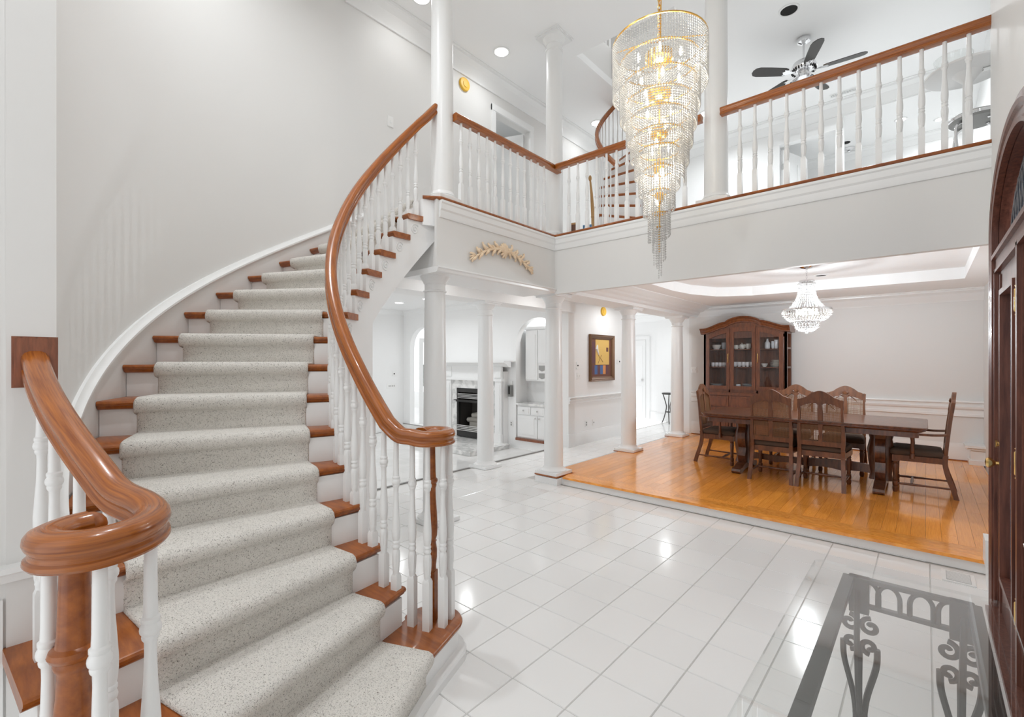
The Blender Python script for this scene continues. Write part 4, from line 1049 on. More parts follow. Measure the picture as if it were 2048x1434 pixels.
DX, DY = -1.08, 6.62
DC = thing('dining_chandelier', 'small bright crystal basket chandelier hanging over the dining table', 'chandelier', (DX, DY, 2.65))
MB().lathe([(.075, 0), (.075, -.012), (.055, -.026), (.012, -.034), (.012, -.05)], 24).build('canopy', 'chrome', DC, smooth=40)
chain((0, 0), -.17, -.05, .026, .0025, .008).build('chain', 'chrome', DC, smooth=50)
def dring(r, z, h=.012): MB().lathe([(r - .006, z - h), (r + .004, z - h), (r + .006, z), (r + .004, z + h), (r - .006, z + h)], 36).build('ring', 'chrome', DC, smooth=40)
dring(.078, -.185); dring(.258, -.53); dring(.132, -.675, .007)
cr = MB()
def strand(P, r0=.0085):
    P = [Vector(p) for p in P]; L = 0
    for a, b in zip(P, P[1:]):
        n = max(1, int((b - a).length / .018))
        for k in range(n):
            p = a.lerp(b, k / n); octa(cr, p.x, p.y, p.z, r0, .0095)
for k in range(34):
    a = 2 * pi * k / 34; ca, sa = cos(a), sin(a)
    prof = [(.078, -.19), (.088, -.215), (.078, -.245), (.086, -.30), (.10, -.36), (.125, -.42), (.165, -.48), (.205, -.525)]
    strand([(r * ca, r * sa, z) for r, z in prof])
stuff(cr.build('bead_strands', 'crystalw', DC, fix=False))
cr = MB()
for k in range(46):
    a = 2 * pi * k / 46; ca, sa = cos(a), sin(a)
    strand([(r * ca, r * sa, z) for r, z in ((.256, -.545), (.262, -.565), (.25, -.595), (.215, -.635), (.165, -.668))], .011)
for k in range(24):
    a = 2 * pi * k / 24; ca, sa = cos(a), sin(a)
    strand([(r * ca, r * sa, z) for r, z in ((.132, -.685), (.135, -.70), (.12, -.74), (.08, -.775), (.03, -.79))], .011)
stuff(cr.build('bead_bowl', 'crystalw', DC, fix=False))
MB().lathe([(.004, -.815), (.02, -.808), (.022, -.798), (.004, -.79)], 16).build('finial', 'chrome', DC, smooth=40)
for k in range(6):
    a = 2 * pi * k / 6; MB().lathe([(.003, 0), (.012, .01), (.016, .03), (.006, .07), (.001, .074)], 10, (.10 * cos(a), .10 * sin(a), -.60)).build('candle_bulb', 'bulb', DC, smooth=50)
MB().tube([(0, 0, -.17), (0, 0, -.80)], .006, 8).build('stem', 'chrome', DC, smooth=50)
lamp('dining_light', 'POINT', (0, 0, -.50), 38, DC, .08, (.88, .95, 1)); lamp('dining_light', 'POINT', (0, 0, -.59), 12, DC, .05, (.93, .97, 1)); lamp('dining_light', 'POINT', (0, 0, -.86), 50, DC, .05, (.88, .95, 1))

# ================================================================== CEILING LAMPS
def can(x, y, z, label, on=True, r=.085, power=None):
    t = thing('recessed_light', label, 'ceiling light', (x, y, z))
    MB().lathe([(r + .022, -.0005), (r + .022, -.006), (r + .008, -.010), (r, -.008), (r, -.001)], 32).build('rim', 'trim', t, smooth=40)
    if on:
        MB().lathe([(r - .002, -.003), (r - .002, -.0055), (.001, -.0065)], 32).build('lens', 'glow', t, smooth=40)
        lamp('can_light', 'AREA', (0, 0, -.02), power or CANW, t, r * 2, (.935, .972, 1), 2.7)
    else:
        MB().lathe([(r - .002, -.003), (r - .002, -.005), (.001, -.0052)], 32).build('baffle', 'dark' if on is False else 'plate', t, smooth=40)
    return t
can(-4.03, 4.37, CEIL, 'lit recessed lamp in the upper hall ceiling left of the corner column', power=3.5)
can(-4.06, 6.72, CEIL, 'lit recessed lamp in the upper hall ceiling beyond the corner column', power=3.2)
can(-4.08, 3.15, CEIL, 'lit recessed lamp in the upper hall ceiling above the stair head', power=1.6)
can(-1.144, 5.975, CEIL, 'black unlit recessed lamp in the ceiling near the fan', False)
can(-6.73, 4.71, LVL, 'black unlit recessed lamp in the living room ceiling behind the stairs', False)
can(-8.10, 5.69, LVL, 'lit recessed lamp in the far corner of the living room ceiling')
can(-6.0, 5.6, LVL, 'lit recessed lamp in the living room ceiling above the hearth')
can(XW - .65, 5.2, CEIL, 'added unseen fill lamp inside the bedroom beyond the upper doorway', power=5)  # added lamp, out of view, to brighten the grey room
can(-2.7, 5.3, 7.9, 'added unseen fill lamp high in the third floor ceiling', power=12)  # added light source above the shaft, not in view
can(-7.2, 5.7, LVL, 'lit recessed lamp in the living room ceiling left of the hearth')
can(-4.05, 7.9, LVL, 'lit recessed lamp in the hall ceiling in front of the painting', power=6)
can(-4.0, 5.5, LVL, 'added unseen fill lamp in the passage ceiling between the two rows of columns', power=2.5)  # added behind the beams to lift the dark passage
can(-4.0, 3.7, LVL, 'added unseen fill lamp in the passage ceiling under the balcony', power=2.5)  # second added passage lamp, also hidden by the beams
can(-4.3, 10.0, LVL, 'added fill lamp in the hall ceiling near the far door', power=6)  # added to brighten the door at the hall end
can(-5.34, 6.99, 2.45, 'lit recessed lamp inside the arched cabinet niche', r=.05, power=4)
can(-1.05, 7.45, 2.65, 'black unlit recessed lamp in the dining tray ceiling behind the chandelier', False, .06)
can(-.124, 6.55, 2.65, 'white recessed lamp in the dining tray ceiling near the front door', None, .07)
can(-2.03, 6.52, 2.65, 'white recessed lamp in the dining tray ceiling left of the chandelier', None, .06)
can(-1.016, 9.69, 5.2, 'black unlit recessed lamp in the upper room ceiling beyond the balcony', False, .07)
can(-.282, 9.33, 5.2, 'lit recessed lamp in the upper room ceiling, left of the stool', r=.06)
can(.172, 9.71, 5.2, 'lit recessed lamp in the upper room ceiling, above the stool', r=.06)
can(-2.6, 7.6, CEIL, 'lit recessed lamp in the upper hall ceiling behind the gold chandelier', power=17)
can(-.6, 7.7, CEIL, 'lit recessed lamp in the upper hall ceiling beyond the fan', power=17)
can(-3.1, 1.2, CEIL, 'added unseen fill lamp in the high ceiling above the stairs', power=22)  # added fill for the stairs, on a ceiling out of view
can(-1.3, .5, CEIL, 'added unseen fill lamp in the high foyer ceiling above the entrance', power=24)  # added fill for the foyer, whose ceiling is never in frame
lt = thing('flush_light', 'small chrome flush ceiling light in the upper room', 'ceiling light', (-1.0, 10.0, 5.2))
MB().lathe([(.09, -.001), (.09, -.015), (.06, -.03), (.02, -.045), (.004, -.05)], 20).build('shade', 'chrome', lt, smooth=40)
MB().lathe([(.03, -.05), (.022, -.065), (.003, -.07)], 12).build('finial', 'chrome', lt, smooth=40)
# ceiling fan
F = thing('ceiling_fan', 'chrome ceiling fan with five black blades above the balcony', 'ceiling fan', (-1.11, 6.62, CEIL))
MB().lathe([(.07, 0), (.075, -.02), (.068, -.05), (.03, -.075), (.012, -.08)], 24).build('canopy', 'chrome', F, smooth=40)
MB().lathe([(.012, -.08), (.012, -.26)], 12).build('downrod', 'chrome', F, smooth=40)
MB().lathe([(.02, -.25), (.06, -.265), (.115, -.30), (.135, -.345), (.135, -.37), (.11, -.40), (.06, -.41), (.055, -.44), (.09, -.455), (.09, -.49), (.05, -.51), (.004, -.515)], 32).build('motor', 'chrome', F, smooth=40)
sl = MB()
for k in range(24):
    a = 2 * pi * k / 24; sl.box(.108, .134, -.004, .004, -.402, -.372, Matrix.Rotation(a, 4, 'Z'))
stuff(sl.build('motor_vent', 'black', F))
for k in range(5):
    a = radians(5 + 72 * k); Mz = Matrix.Rotation(a, 4, 'Z') @ Matrix.Rotation(radians(12), 4, 'X')
    pts = [(.20, -.045), (.24, -.06), (.42, -.067), (.55, -.068), (.595, -.055), (.62, -.02), (.62, .02), (.595, .055), (.55, .068), (.42, .067), (.24, .06), (.20, .045)]
    T = Matrix.Translation((0, 0, -.41)) @ Mz
    MB().prism(pts, -.003, .004, 'z', T).build('blade', 'blade', F)
    ir = MB().prism([(.10, -.015), (.16, -.016), (.20, -.035), (.25, -.04), (.235, -.022), (.26, 0), (.235, .022), (.25, .04), (.20, .035), (.16, .016), (.10, .015)], -.010, -.004, 'z', T)
    ir.build('blade_iron', 'chrome', F)
for k in range(4):
    a = radians(40 + 90 * k); T = Matrix.Rotation(a, 4, 'Z') @ Matrix.Translation((.075, 0, -.48)) @ Matrix.Rotation(radians(-35), 4, 'Y')
    MB().lathe([(.016, 0), (.02, -.02), (.03, -.05), (.045, -.10), (.042, -.10), (.02, -.03)], 16, m=T).build('lamp_shade', 'chrome', F, smooth=40)
v = thing('ceiling_vent', 'white slotted air vent in the upper ceiling beyond the fan', 'vent', (-.9, 8.33, CEIL))
MB().box(-.16, .16, -.05, .05, -.008, -.0005).build('frame', 'trim', v)
for k in range(22): MB().box(-.145 + k * .0135, -.139 + k * .0135, -.035, .035, -.0095, -.0075).build('slot', 'hole', v)
fv = thing('floor_vent', 'white floor register in the tiles beside the front door', 'vent', (.17, 4.47, 0))
MB().box(-.085, .085, -.11, .11, .0005, .006).build('frame', 'trim', fv)
for k in range(11): MB().box(-.06, .06, -.085 + k * .016, -.077 + k * .016, .006, .0085).build('slat', 'plate', fv)
MB().box(-.062, .062, -.09, .09, .0055, .0068).build('grille_back', 'hole', fv)

# ================================================================== FIREPLACE
FPX = -6.85; FY = 6.58
FP = thing('fireplace', 'white mantel fireplace with marble surround and black firebox', 'fireplace', (FPX, 6.75, LZ))
f0 = (FPX, 6.75, LZ)
def fb(name, m, boxes, par=None, sm=None):
    b = MB()
    for q in boxes: b.box(*q)
    return b.build(name, m, par or FP, shift=f0, smooth=sm)
hw = .485
fb('chimney_breast', 'white', [(FPX - .80, FPX - hw, FY + .03, 6.748, LZ, 1.30), (FPX + hw, FPX + .80, FY + .03, 6.748, LZ, 1.30), (FPX - hw, FPX + hw, FY + .03, 6.748, .95, 1.30)])
fb('marble_surround', 'marble', [(FPX - .66, FPX - hw + .002, FY + .005, FY + .03, -.05, 1.12), (FPX + hw - .002, FPX + .66, FY + .005, FY + .03, -.05, 1.12), (FPX - hw, FPX + hw, FY + .005, FY + .03, .945, 1.12)])
for s_ in (-1, 1):
    x0, x1 = sorted((FPX + s_ * .64, FPX + s_ * .79))
    fb('pilaster', 'trim', [(x0, x1, FY - .03, FY + .02, LZ, 1.12), (x0 + .03, x1 - .03, FY - .04, FY - .03, .16, 1.05), (x0 - .012, x1 + .012, FY - .045, FY + .02, LZ, .10)])
fb('frieze', 'trim', [(FPX - .80, FPX + .80, FY - .02, FY + .02, 1.12, 1.42), (FPX - .82, FPX + .82, FY - .045, FY + .02, 1.11, 1.15), (FPX - .79, FPX - .62, FY - .035, FY, 1.18, 1.38), (FPX + .62, FPX + .79, FY - .035, FY, 1.18, 1.38)])
mp_ = [(0, 0), (.20, 0), (.20, -.03), (.17, -.045), (.13, -.06), (.10, -.09), (.06, -.11), (0, -.12)]
MB().sweep([(FPX - .98, FY + .05, 1.50), (FPX + .98, FY + .05, 1.50)], mp_).box(FPX - .80, FPX + .80, FY + .04, 6.748, 1.42, 1.48).box(FPX - .98, FPX + .98, FY + .04, 6.748, 1.48, 1.501).build('mantel_shelf', 'trim', FP, shift=f0, smooth=35)
fb('hearth', 'marble', [(FPX - 1.0, FPX + .95, 5.60, FY + .03, LZ + .002, LZ + .07), (FPX - 1.02, FPX + .97, 5.58, FY + .03, LZ + .07, LZ + .085)])
fb('firebox', 'soot', [(FPX - hw, FPX + hw, 7.0, 7.03, 0, .95), (FPX - hw, FPX - hw + .02, FY + .02, 7.0, 0, .95), (FPX + hw - .02, FPX + hw, FY + .02, 7.0, 0, .95), (FPX - hw, FPX + hw, FY + .02, 7.0, .93, .95), (FPX - hw, FPX + hw, FY + .02, 7.0, -.02, .02)])
fb('firebox_frame', 'black', [(FPX - hw, FPX - hw + .05, FY - .002, FY + .06, .02, .945), (FPX + hw - .05, FPX + hw, FY - .002, FY + .06, .02, .945), (FPX - hw + .05, FPX + hw - .05, FY - .001, FY + .06, .86, .945), (FPX - hw, FPX + hw, FY - .004, FY + .06, -.05, .06)])
fb('hood', 'black', [(FPX - hw - .02, FPX + hw + .02, FY - .07, FY + .01, .69, .705), (FPX - hw, FPX + hw, FY - .03, FY + .01, .66, .695)])
for k in range(4): fb('louver', 'steel', [(FPX - hw + .03, FPX + hw - .03, FY - .006, FY + .02, .735 + .028 * k, .748 + .028 * k)])
for k in range(4): fb('louver', 'steel', [(FPX - hw + .01, FPX + hw - .01, FY - .006, FY + .02, .07 + .032 * k, .088 + .032 * k)])
for k, (x, y, z, a) in enumerate(((-.1, 6.80, .27, .15), (.12, 6.88, .29, -.2), (0, 6.84, .37, .35))):
    c_, s2 = cos(a), sin(a)
    MB().tube([(FPX + x - .26 * c_, y - .1 * s2, z), (FPX + x - .1 * c_, y, z + .015), (FPX + x + .1 * c_, y, z), (FPX + x + .26 * c_, y + .1 * s2, z + .02)], [.05, .06, .055, .045], 9).build('log', 'ash', FP, smooth=60, shift=f0)
fb('grate', 'ash', [(FPX - .25, FPX + .25, 6.72, 6.95, .02, .24)])

# ================================================================== NICHE CABINETS
NB = thing('base_cabinet', 'white base cabinet with drawers inside the arched niche', 'cabinet', (-5.88, 6.76, 0)); nb = (-5.88, 6.76, 0)
def nbx(name, m, boxes, par): 
    b = MB()
    for q in boxes: b.box(*q)
    return b.build(name, m, par, shift=nb)
nbx('carcass', 'trim', [(-5.84, -4.835, 6.78, 7.15, .05, .67)], NB)
nbx('kick_board', 'rosette', [(-5.84, -4.835, 6.72, 7.15, .005, .05)], NB)
for k in range(3):
    x0 = -5.82 + k * .33; d = nbx('drawer', 'trim', [(x0, x0 + .31, 6.76, 6.78, .50, .64)], NB)
    nbx('drawer_panel', 'trim', [(x0 + .03, x0 + .28, 6.755, 6.762, .525, .615)], d); MB().ball((x0 + .155 + 5.88, -.02, .57), .014).build('knob', 'steel', d, smooth=60)
for k in range(2):
    x0 = -5.82 + k * .495; d = nbx('cabinet_door', 'trim', [(x0, x0 + .475, 6.76, 6.78, .07, .48)], NB)
    nbx('door_panel', 'trim', [(x0 + .07, x0 + .405, 6.753, 6.762, .13, .42)], d); MB().ball((x0 + (.44 if k == 0 else .035) + 5.88, -.02, .44), .014).build('knob', 'steel', d, smooth=60)
cw = MB().box(-5.84, -4.835, 6.74, 7.155, .67, .705).build('worktop', 'marble'); tag(cw, 'white worktop over the niche base cabinet', 'worktop')
NU = thing('wall_cabinet', 'white wall cabinet with cubbyholes hanging in the arched niche', 'cabinet', (-5.78, 6.92, 1.12)); nb = (-5.78, 6.92, 1.12)
nbx('carcass', 'trim', [(-5.77, -4.86, 6.95, 7.15, 1.12, 2.10), (-5.79, -4.84, 6.93, 7.15, 2.10, 2.15)], NU)
for k in range(3):
    x0 = -5.76 + k * .30; z0 = 1.15 if k == 0 else 1.46
    d = nbx('cabinet_door', 'trim', [(x0, x0 + .285, 6.93, 6.95, z0, 2.08)], NU); nbx('door_panel', 'trim', [(x0 + .05, x0 + .235, 6.925, 6.932, z0 + .06, 2.0)], d)
for k in range(2):
    for j in range(2):
        x0 = -5.45 + k * .30; z0 = 1.16 + j * .145
        MB().prism([(x0, z0 + .03), (x0 + .07, z0), (x0 + .14, z0 + .02), (x0 + .21, z0), (x0 + .26, z0 + .03), (x0 + .26, z0 + .11), (x0, z0 + .11)], 6.944, 6.951, 'y').build('cubbyhole', 'hole', NU, shift=nb)
tg = tag(MB().box(-.04, .04, -.07, 0, -.11, .11).build('cordless_phone', 'phone'), 'dark grey telephone handset hanging beside the fireplace', 'telephone'); tg.location = (-5.955, 6.745, .93)
MB().box(-.018, .018, -.085, -.07, -.06, .09).build('handset', 'black', tg)
MB().box(-.03, .03, -.02, -.001, .11, .19).build('wall_jack', 'plate', tg)

# ================================================================== WALL OBJECTS
def disc_cover(x, y, z, lab, r=.085):
    t = thing('alarm_cover', lab, 'alarm', (x, y, z)); m = Matrix.Rotation(pi / 2, 4, 'Y')
    MB().lathe([(r, .001), (r, .02), (r * .93, .03), (r * .7, .034), (.001, .035)], 28, m=m).build('cover', 'yellow', t, smooth=40)
    MB().lathe([(r * .5, .034), (r * .5, .040), (.001, .041)], 20, m=m).build('cap', 'yellow', t, smooth=40)
disc_cover(HXW, 7.9, 2.45, 'yellow round alarm cover on the wall above the painting')
disc_cover(XW, 4.17, 5.10, 'yellow round alarm cover on the upper wall beside the stair column')
PT = thing('framed_painting', 'abstract ochre painting with white flower in a bronzed wide frame', 'painting', (HXW, 7.83, 1.56))
hw_, hh_ = .44, .435
fp = [(0, 0), (.05, 0), (.055, .01), (.045, .02), (.05, .035), (.035, .05), (.028, .075), (.022, .08), (0, .08)]
for (a, b) in (((-hw_, -hh_), (hw_, -hh_)), ((hw_, -hh_), (hw_, hh_)), ((hw_, hh_), (-hw_, hh_)), ((-hw_, hh_), (-hw_, -hh_))):
    A = Vector(a); B = Vector(b); dv = (B - A).normalized(); nv = Vector((-dv.y, dv.x)); rows = []
    for P, s_ in ((A, 1), (B, -1)): rows.append([(u, (P + nv * w + dv * (w * s_)).x, (P + nv * w + dv * (w * s_)).y) for u, w in fp])
    MB().grid(rows, closed_u=True, caps=True).build('frame_side', 'fbrown', PT, smooth=35)
cv = MB(); mats = ['c_dark', 'canvas', 'c_blue', 'c_orange', 'c_plum', 'c_pale', 'white']
def patch(y0, y1, z0, z1, m, x=.012):
    k = len(cv.v); cv.v += [(x, y0, z0), (x, y1, z0), (x, y1, z1), (x, y0, z1)]; cv.f.append((k, k + 1, k + 2, k + 3)); cv.fm[len(cv.f) - 1] = mats.index(m)
patch(-.37, .37, -.365, .365, 'c_dark'); patch(-.22, .28, -.13, .345, 'canvas', .0125); patch(-.02, .24, -.12, .30, 'c_pale', .0127) if False else None
for i, m_ in enumerate(('c_plum', 'c_blue', 'c_plum', 'c_blue', 'c_orange', 'c_plum', 'c_dark')): patch(-.35 + i * .1, -.25 + i * .1, -.31, -.14, m_, .0125)
patch(.17, .25, .12, .20, 'c_dark', .0128); patch(-.34, -.22, -.10, .30, 'c_plum', .0126)
ob = cv.build('canvas', mats, PT, fix=False)
MB().tube([(.014, -.16, .24), (.014, -.19, .17), (.014, -.15, .12), (.014, -.10, .05)], [.016, .034, .022, .008], 6).build('painted_flower', 'white', PT, smooth=60)
MB().tube([(.014, -.12, .06), (.014, -.06, -.02), (.014, -.13, -.10)], .004, 5).tube([(.014, .0, .05), (.014, -.05, 0), (.014, .05, -.08)], .004, 5).build('painted_stem', 'c_dark', PT, smooth=60)
plate('wall_thermostat', HXW, 7.02, 1.42, 'x', .09, .12, 'white thermostat plate left of the painting, upper', 'thermostat', [(0, 0, .012, .012, 'dark')])
plate('light_switch', HXW, 7.05, 1.235, 'x', .12, .115, 'white double light switch left of the painting, lower', 'light switch', [(-.025, 0, .006, .014, 'plate'), (.025, 0, .006, .014, 'plate')])
plate('wall_thermostat', HXW, 8.50, 1.49, 'x', .12, .10, 'white thermostat between painting and column', 'thermostat', [(.03, 0, .012, .014, 'dark')])
plate('power_outlet', HXW, 7.30, .36, 'x', .07, .115, 'white power outlet below the painting, left one', 'outlet', [(0, .02, .014, .014, 'hole'), (0, -.02, .014, .014, 'hole')])
plate('power_outlet', HXW, 7.55, .36, 'x', .07, .115, 'white power outlet below the painting, right one', 'outlet', [(0, 0, .01, .01, 'hole')])
plate('light_switch', XW, 3.05, 4.19, 'x', .075, .12, 'white light switch on the upper stair wall', 'light switch', [(0, 0, .006, .014, 'plate')])
plate('wall_thermostat', -9.42, 6.47, 1.20, 'x', .10, .12, 'small white thermostat on the living room side wall', 'thermostat', [(0, 0, .014, .014, 'dark')])
plate('light_switch', -9.42, 6.40, .915, 'x', .26, .115, 'wide white four gang switch on the living room side wall', 'light switch', [(u, 0, .008, .016, 'hole') for u in (-.07, -.025, .025, .07)])
plate('light_switch', -3.36, 9.13, 1.33, '-y', .115, .115, 'white light switch beside the china cabinet', 'light switch', [(-.025, 0, .006, .014, 'plate'), (.025, 0, .006, .014, 'plate')])
plate('light_switch', -4.72, 11.2, 1.25, '-y', .12, .12, 'white light switch on the hall end wall', 'light switch', [(0, 0, .006, .014, 'plate')])
plate('power_outlet', -5.955, 6.745, .30, '-y', .07, .115, 'white power outlet beside the fireplace', 'outlet', [(0, .02, .014, .014, 'hole'), (0, -.02, .014, .014, 'hole')])
# carved swag on the balcony face
SW = thing('carved_swag', 'cream carved plaster swag of leaves on the balcony face', 'ornament', (-3.224, 3.52, 2.58))
cb = MB(); rg = random.Random(3)
for s_ in (-1, 1):
    stem = [(.014, s_ * (.02 + .10 * k), .050 - .003 * k - .0085 * k * k) for k in range(5)]
    cb.tube(catmull(stem, 4), [.020 - .012 * k / 16 for k in range(17)], 7)
    for k in range(9):
        y = .05 + .043 * k; u = (y - .02) / .10; z = .050 - .003 * u - .0085 * u * u; up = 1 if k % 2 else -1
        L = rg.uniform(.05, .085) * (1.1 - .03 * k); fw = rg.uniform(.035, .065)
        cb.tube(catmull([(.012, s_ * (y - .012), z), (.022, s_ * (y + fw * .35), z + up * L * .38), (.016, s_ * (y + fw * .8), z + up * L * .72), (.010, s_ * (y + fw * .75), z + up * L)], 3), [.007, .010, .014, .016, .015, .013, .010, .009, .011, .006], 7)
        cb.tube([(.012, s_ * y, z), (.020, s_ * (y + fw * .6), z - up * L * .25), (.010, s_ * (y + fw * 1.2), z - up * L * .42)], [.008, .012, .005], 6)
    for up in (-.5, .1, .7):
        cb.tube([(.010, s_ * .41, -.085), (.018, s_ * .44, -.085 + .03 * up), (.010, s_ * .475, -.10 + .055 * up)], [.007, .012, .005], 6)
for k in range(8):
    a = radians(5 + 24 * k); cb.tube([(.012, 0, .02), (.028, .045 * cos(a), .03 + .05 * sin(a)), (.014, .075 * cos(a), .03 + .085 * sin(a))], [.014, .018, .009], 7)
for k in range(4):
    a = radians(210 + 40 * k); cb.tube([(.012, 0, .02), (.024, .035 * cos(a), .02 + .035 * sin(a)), (.012, .05 * cos(a), .02 + .06 * sin(a))], [.012, .014, .007], 7)
cb.ball((.016, 0, .03), .032, 10, 6, (.7, 1, 1))
cb.build('leaf_carving', 'cream', SW, smooth=60)

# ================================================================== GLASS CONSOLE TABLE
GT = thing('console_table', 'glass topped wrought iron console table beside the front door', 'table', (-.06, 1.45, 0)); go = (-.06, 1.45, 0)
gy0, gy1 = .86, 2.08; gx0, gx1 = -.31, .19
gp = rrect(gx0, gx1, gy0, gy1, .035, 5)
MB().prism(gp, .750, .760).build('glass_top', 'glass', GT, shift=go)
ir = MB(); X0, X1, Y0, Y1 = -.205, .115, .95, 2.045
for x in (X0, X1): ir.box(x - .016, x + .016, Y0, Y1, .715, .742)
ir.build('side_rail', 'iron', GT, shift=go)
def scroll(c, r, a0, turns, s_=1):         # (u, z) spiral
    P = []
    for k in range(22):
        t_ = k / 21; a = a0 + s_ * t_ * turns * 2 * pi; q = r * (1 - .78 * t_); P.append((c[0] + q * cos(a), c[1] + q * sin(a)))
    return P
for yy, nm in ((Y1, 1), (Y0, -1)):
    e = MB()
    e.box(X0, X1, yy - .012, yy + .012, .728, .742).box(X0, X1, yy - .010, yy + .010, .640, .652)
    for x in (X0 + .03, X1 - .03): e.box(x - .028, x + .028, yy - .016, yy + .016, .62, .742)
    w = (X1 - X0 - .11); n = 3.0
    aw = w / 3.0
    for k, (c, full) in enumerate(((X0 + .055, 'r'), (X0 + .055 + aw * .80, 'f'), (X0 + .055 + aw * 2.0, 'f'), (X1 - .055, 'l'))):
        hwid = aw * .42
        a_ = {'f': (0, pi), 'r': (0, pi / 2), 'l': (pi / 2, pi)}[full]
        P = [(c + hwid * cos(a_[0] + (a_[1] - a_[0]) * q / 12), yy, .690 + .040 * sin(a_[0] + (a_[1] - a_[0]) * q / 12)) for q in range(13)]
        if full in 'fr': P = [(c + hwid, yy, .645)] + P
        if full in 'fl': P = P + [(c - hwid, yy, .645)]
        e.tube(P, .0075, 6)
    e.build('end_apron', 'iron', GT, shift=go, smooth=40)
    for sx, x in ((1, X0 + .02), (-1, X1 - .02)):
        lg = MB()
        for off in (-.030, .030):
            xx = x + sx * .012
            top = [(yy - nm * .01 + off * .3, .62)]
            S = scroll((off, .575), .030, pi / 2, 1.15, 1 if off > 0 else -1)[::-1]
            S2 = scroll((off * .9, .505), .026, -pi / 2, 1.1, -1 if off > 0 else 1)
            lg.tube([(xx + u, yy, z) for u, z in S], .0085, 6); lg.tube([(xx + u, yy, z) for u, z in S2[::-1]], .0085, 6)
            lg.tube(catmull([(xx + off * 1.6, yy, .505), (xx + off * 1.5, yy, .44), (xx + off * .6, yy, .32), (xx + off * .4, yy, .22), (xx + off * 1.0, yy, .12), (xx + off * 1.4, yy, .05), (xx + off * 1.2, yy, .008)], 5), .010, 6)
        lg.ball((x + sx * .012, yy, .26), .022, 8, 6)
        lg.tube(catmull([(x + sx * .012, yy, .50), (x + sx * .012, yy - nm * .02, .35), (x + sx * .012, yy, .22), (x + sx * .012, yy + nm * .03, .10), (x + sx * .012, yy + nm * .01, .008)], 5), .009, 6)
        lg.tube([(x + sx * .005, yy - nm * .02, .70), (x + sx * .012, yy - nm * .10, .55), (x + sx * .012, yy - nm * .06, .36), (x + sx * .012, yy - nm * .0, .25)], .009, 6)
        lg.build('scroll_leg', 'iron', GT, shift=go, smooth=50)

# ================================================================== UPPER FLOOR THINGS
UX, UY, UR = -2.93, 6.22, .74
US = thing('winder_stair', 'small winding oak and white stair rising to the third floor', 'staircase', (UX, UY, H2)); uo = (UX, UY, H2)
for n in range(1, 13):
    a0 = radians(-97 - 14 * (n - 1)) ; a1 = a0 - radians(16); z = n * .187
    P = [(.10 * cos(a0), .10 * sin(a0)), (UR * cos(a0), UR * sin(a0)), (UR * cos((a0 + a1) / 2), UR * sin((a0 + a1) / 2)), (UR * cos(a1), UR * sin(a1)), (.10 * cos(a1), .10 * sin(a1))]
    MB().prism(P, z - .035, z).build('tread', 'wtread', US)
    MB().prism([(p[0] * .98, p[1] * .98) for p in P], z - .16, z - .036).build('riser', 'trim', US)
    for k in range(2):
        a = a0 - radians(3 + 7 * k); MB().lathe([(.012, z), (.010, z + .35), (.014, z + .45), (.010, z + .5), (.009, z + .88 + .09 * k)], 8, (UR * .96 * cos(a), UR * .96 * sin(a), 0)).build('baluster', 'trim', US, smooth=50)
hp = [(UR * .96 * cos(radians(-97 - 14 * k / 4)), UR * .96 * sin(radians(-97 - 14 * k / 4)), .187 * (k / 4 + 1) + .90) for k in range(0, 49)]
MB().sweep(hp, [(p * .8, q * .8) for p, q in RAIL], uv=True).build('handrail', 'wrail', US, smooth=40)
MB().lathe([(.09, .0), (.09, 2.4)], 16).build('centre_post', 'trim', US, smooth=40)
TR = thing('third_floor_railing', 'oak railing with white balusters at the ceiling opening', 'railing', (HX0, HY1, 5.95)); 
MB().sweep([(-.02, -.95, .60), (-.02, -.45, .60), (-.02, .05, .60)], RAIL, uv=True).sweep([(.62, .06, .62), (1.0, .06, .62), (1.3, .06, .62)], RAIL, uv=True).build('handrail', 'wrail', TR, smooth=40)
for k in range(9): MB().lathe([(.014, .0), (.014, .56)], 8, (-.02, -.9 + k * .11, 0)).build('baluster', 'trim', TR, smooth=40)
for k in range(6): MB().lathe([(.014, .0), (.014, .58)], 8, (.68 + k * .11, .06, 0)).build('baluster', 'trim', TR, smooth=40)
RT = thing('round_table', 'white round pedestal table upstairs behind the balcony rail', 'table', (.24, 4.98, H2))
MB().lathe([(.004, .735), (.235, .735), (.25, .742), (.252, .755), (.24, .762), (.004, .764)], 48).build('table_top', 'trim', RT, smooth=40)
MB().lathe([(.20, 0), (.20, .012), (.05, .03), (.03, .06), (.028, .66), (.06, .70), (.09, .735)], 24).build('pedestal', 'trim', RT, smooth=40)
MB().box(.05, .17, -.03, .03, .727, .735).ball((.08, 0, .725), .008).ball((.14, 0, .725), .008).build('leaf_bracket', 'steel', RT)
bw = tag(MB().lathe([(.03, 0), (.06, .006), (.10, .05), (.115, .10), (.11, .10), (.09, .05), (.05, .012), (.001, .01)], 28).build('glass_bowl', 'glass', smooth=40), 'clear glass bowl on the white round table upstairs', 'bowl'); bw.location = (.16, 4.93, H2 + .7645)
BS = thing('bar_stool', 'chrome framed stool upstairs near the right end of the balcony', 'stool', (.33, 5.72, H2))
MB().lathe([(.004, .62), (.17, .62), (.185, .635), (.185, .66), (.16, .68), (.004, .69)], 32).build('seat_cushion', 'hole', BS, smooth=40)
MB().lathe([(.182, .632), (.196, .632), (.198, .645), (.196, .658), (.182, .658)], 32).build('seat_rim', 'chrome', BS, smooth=40)
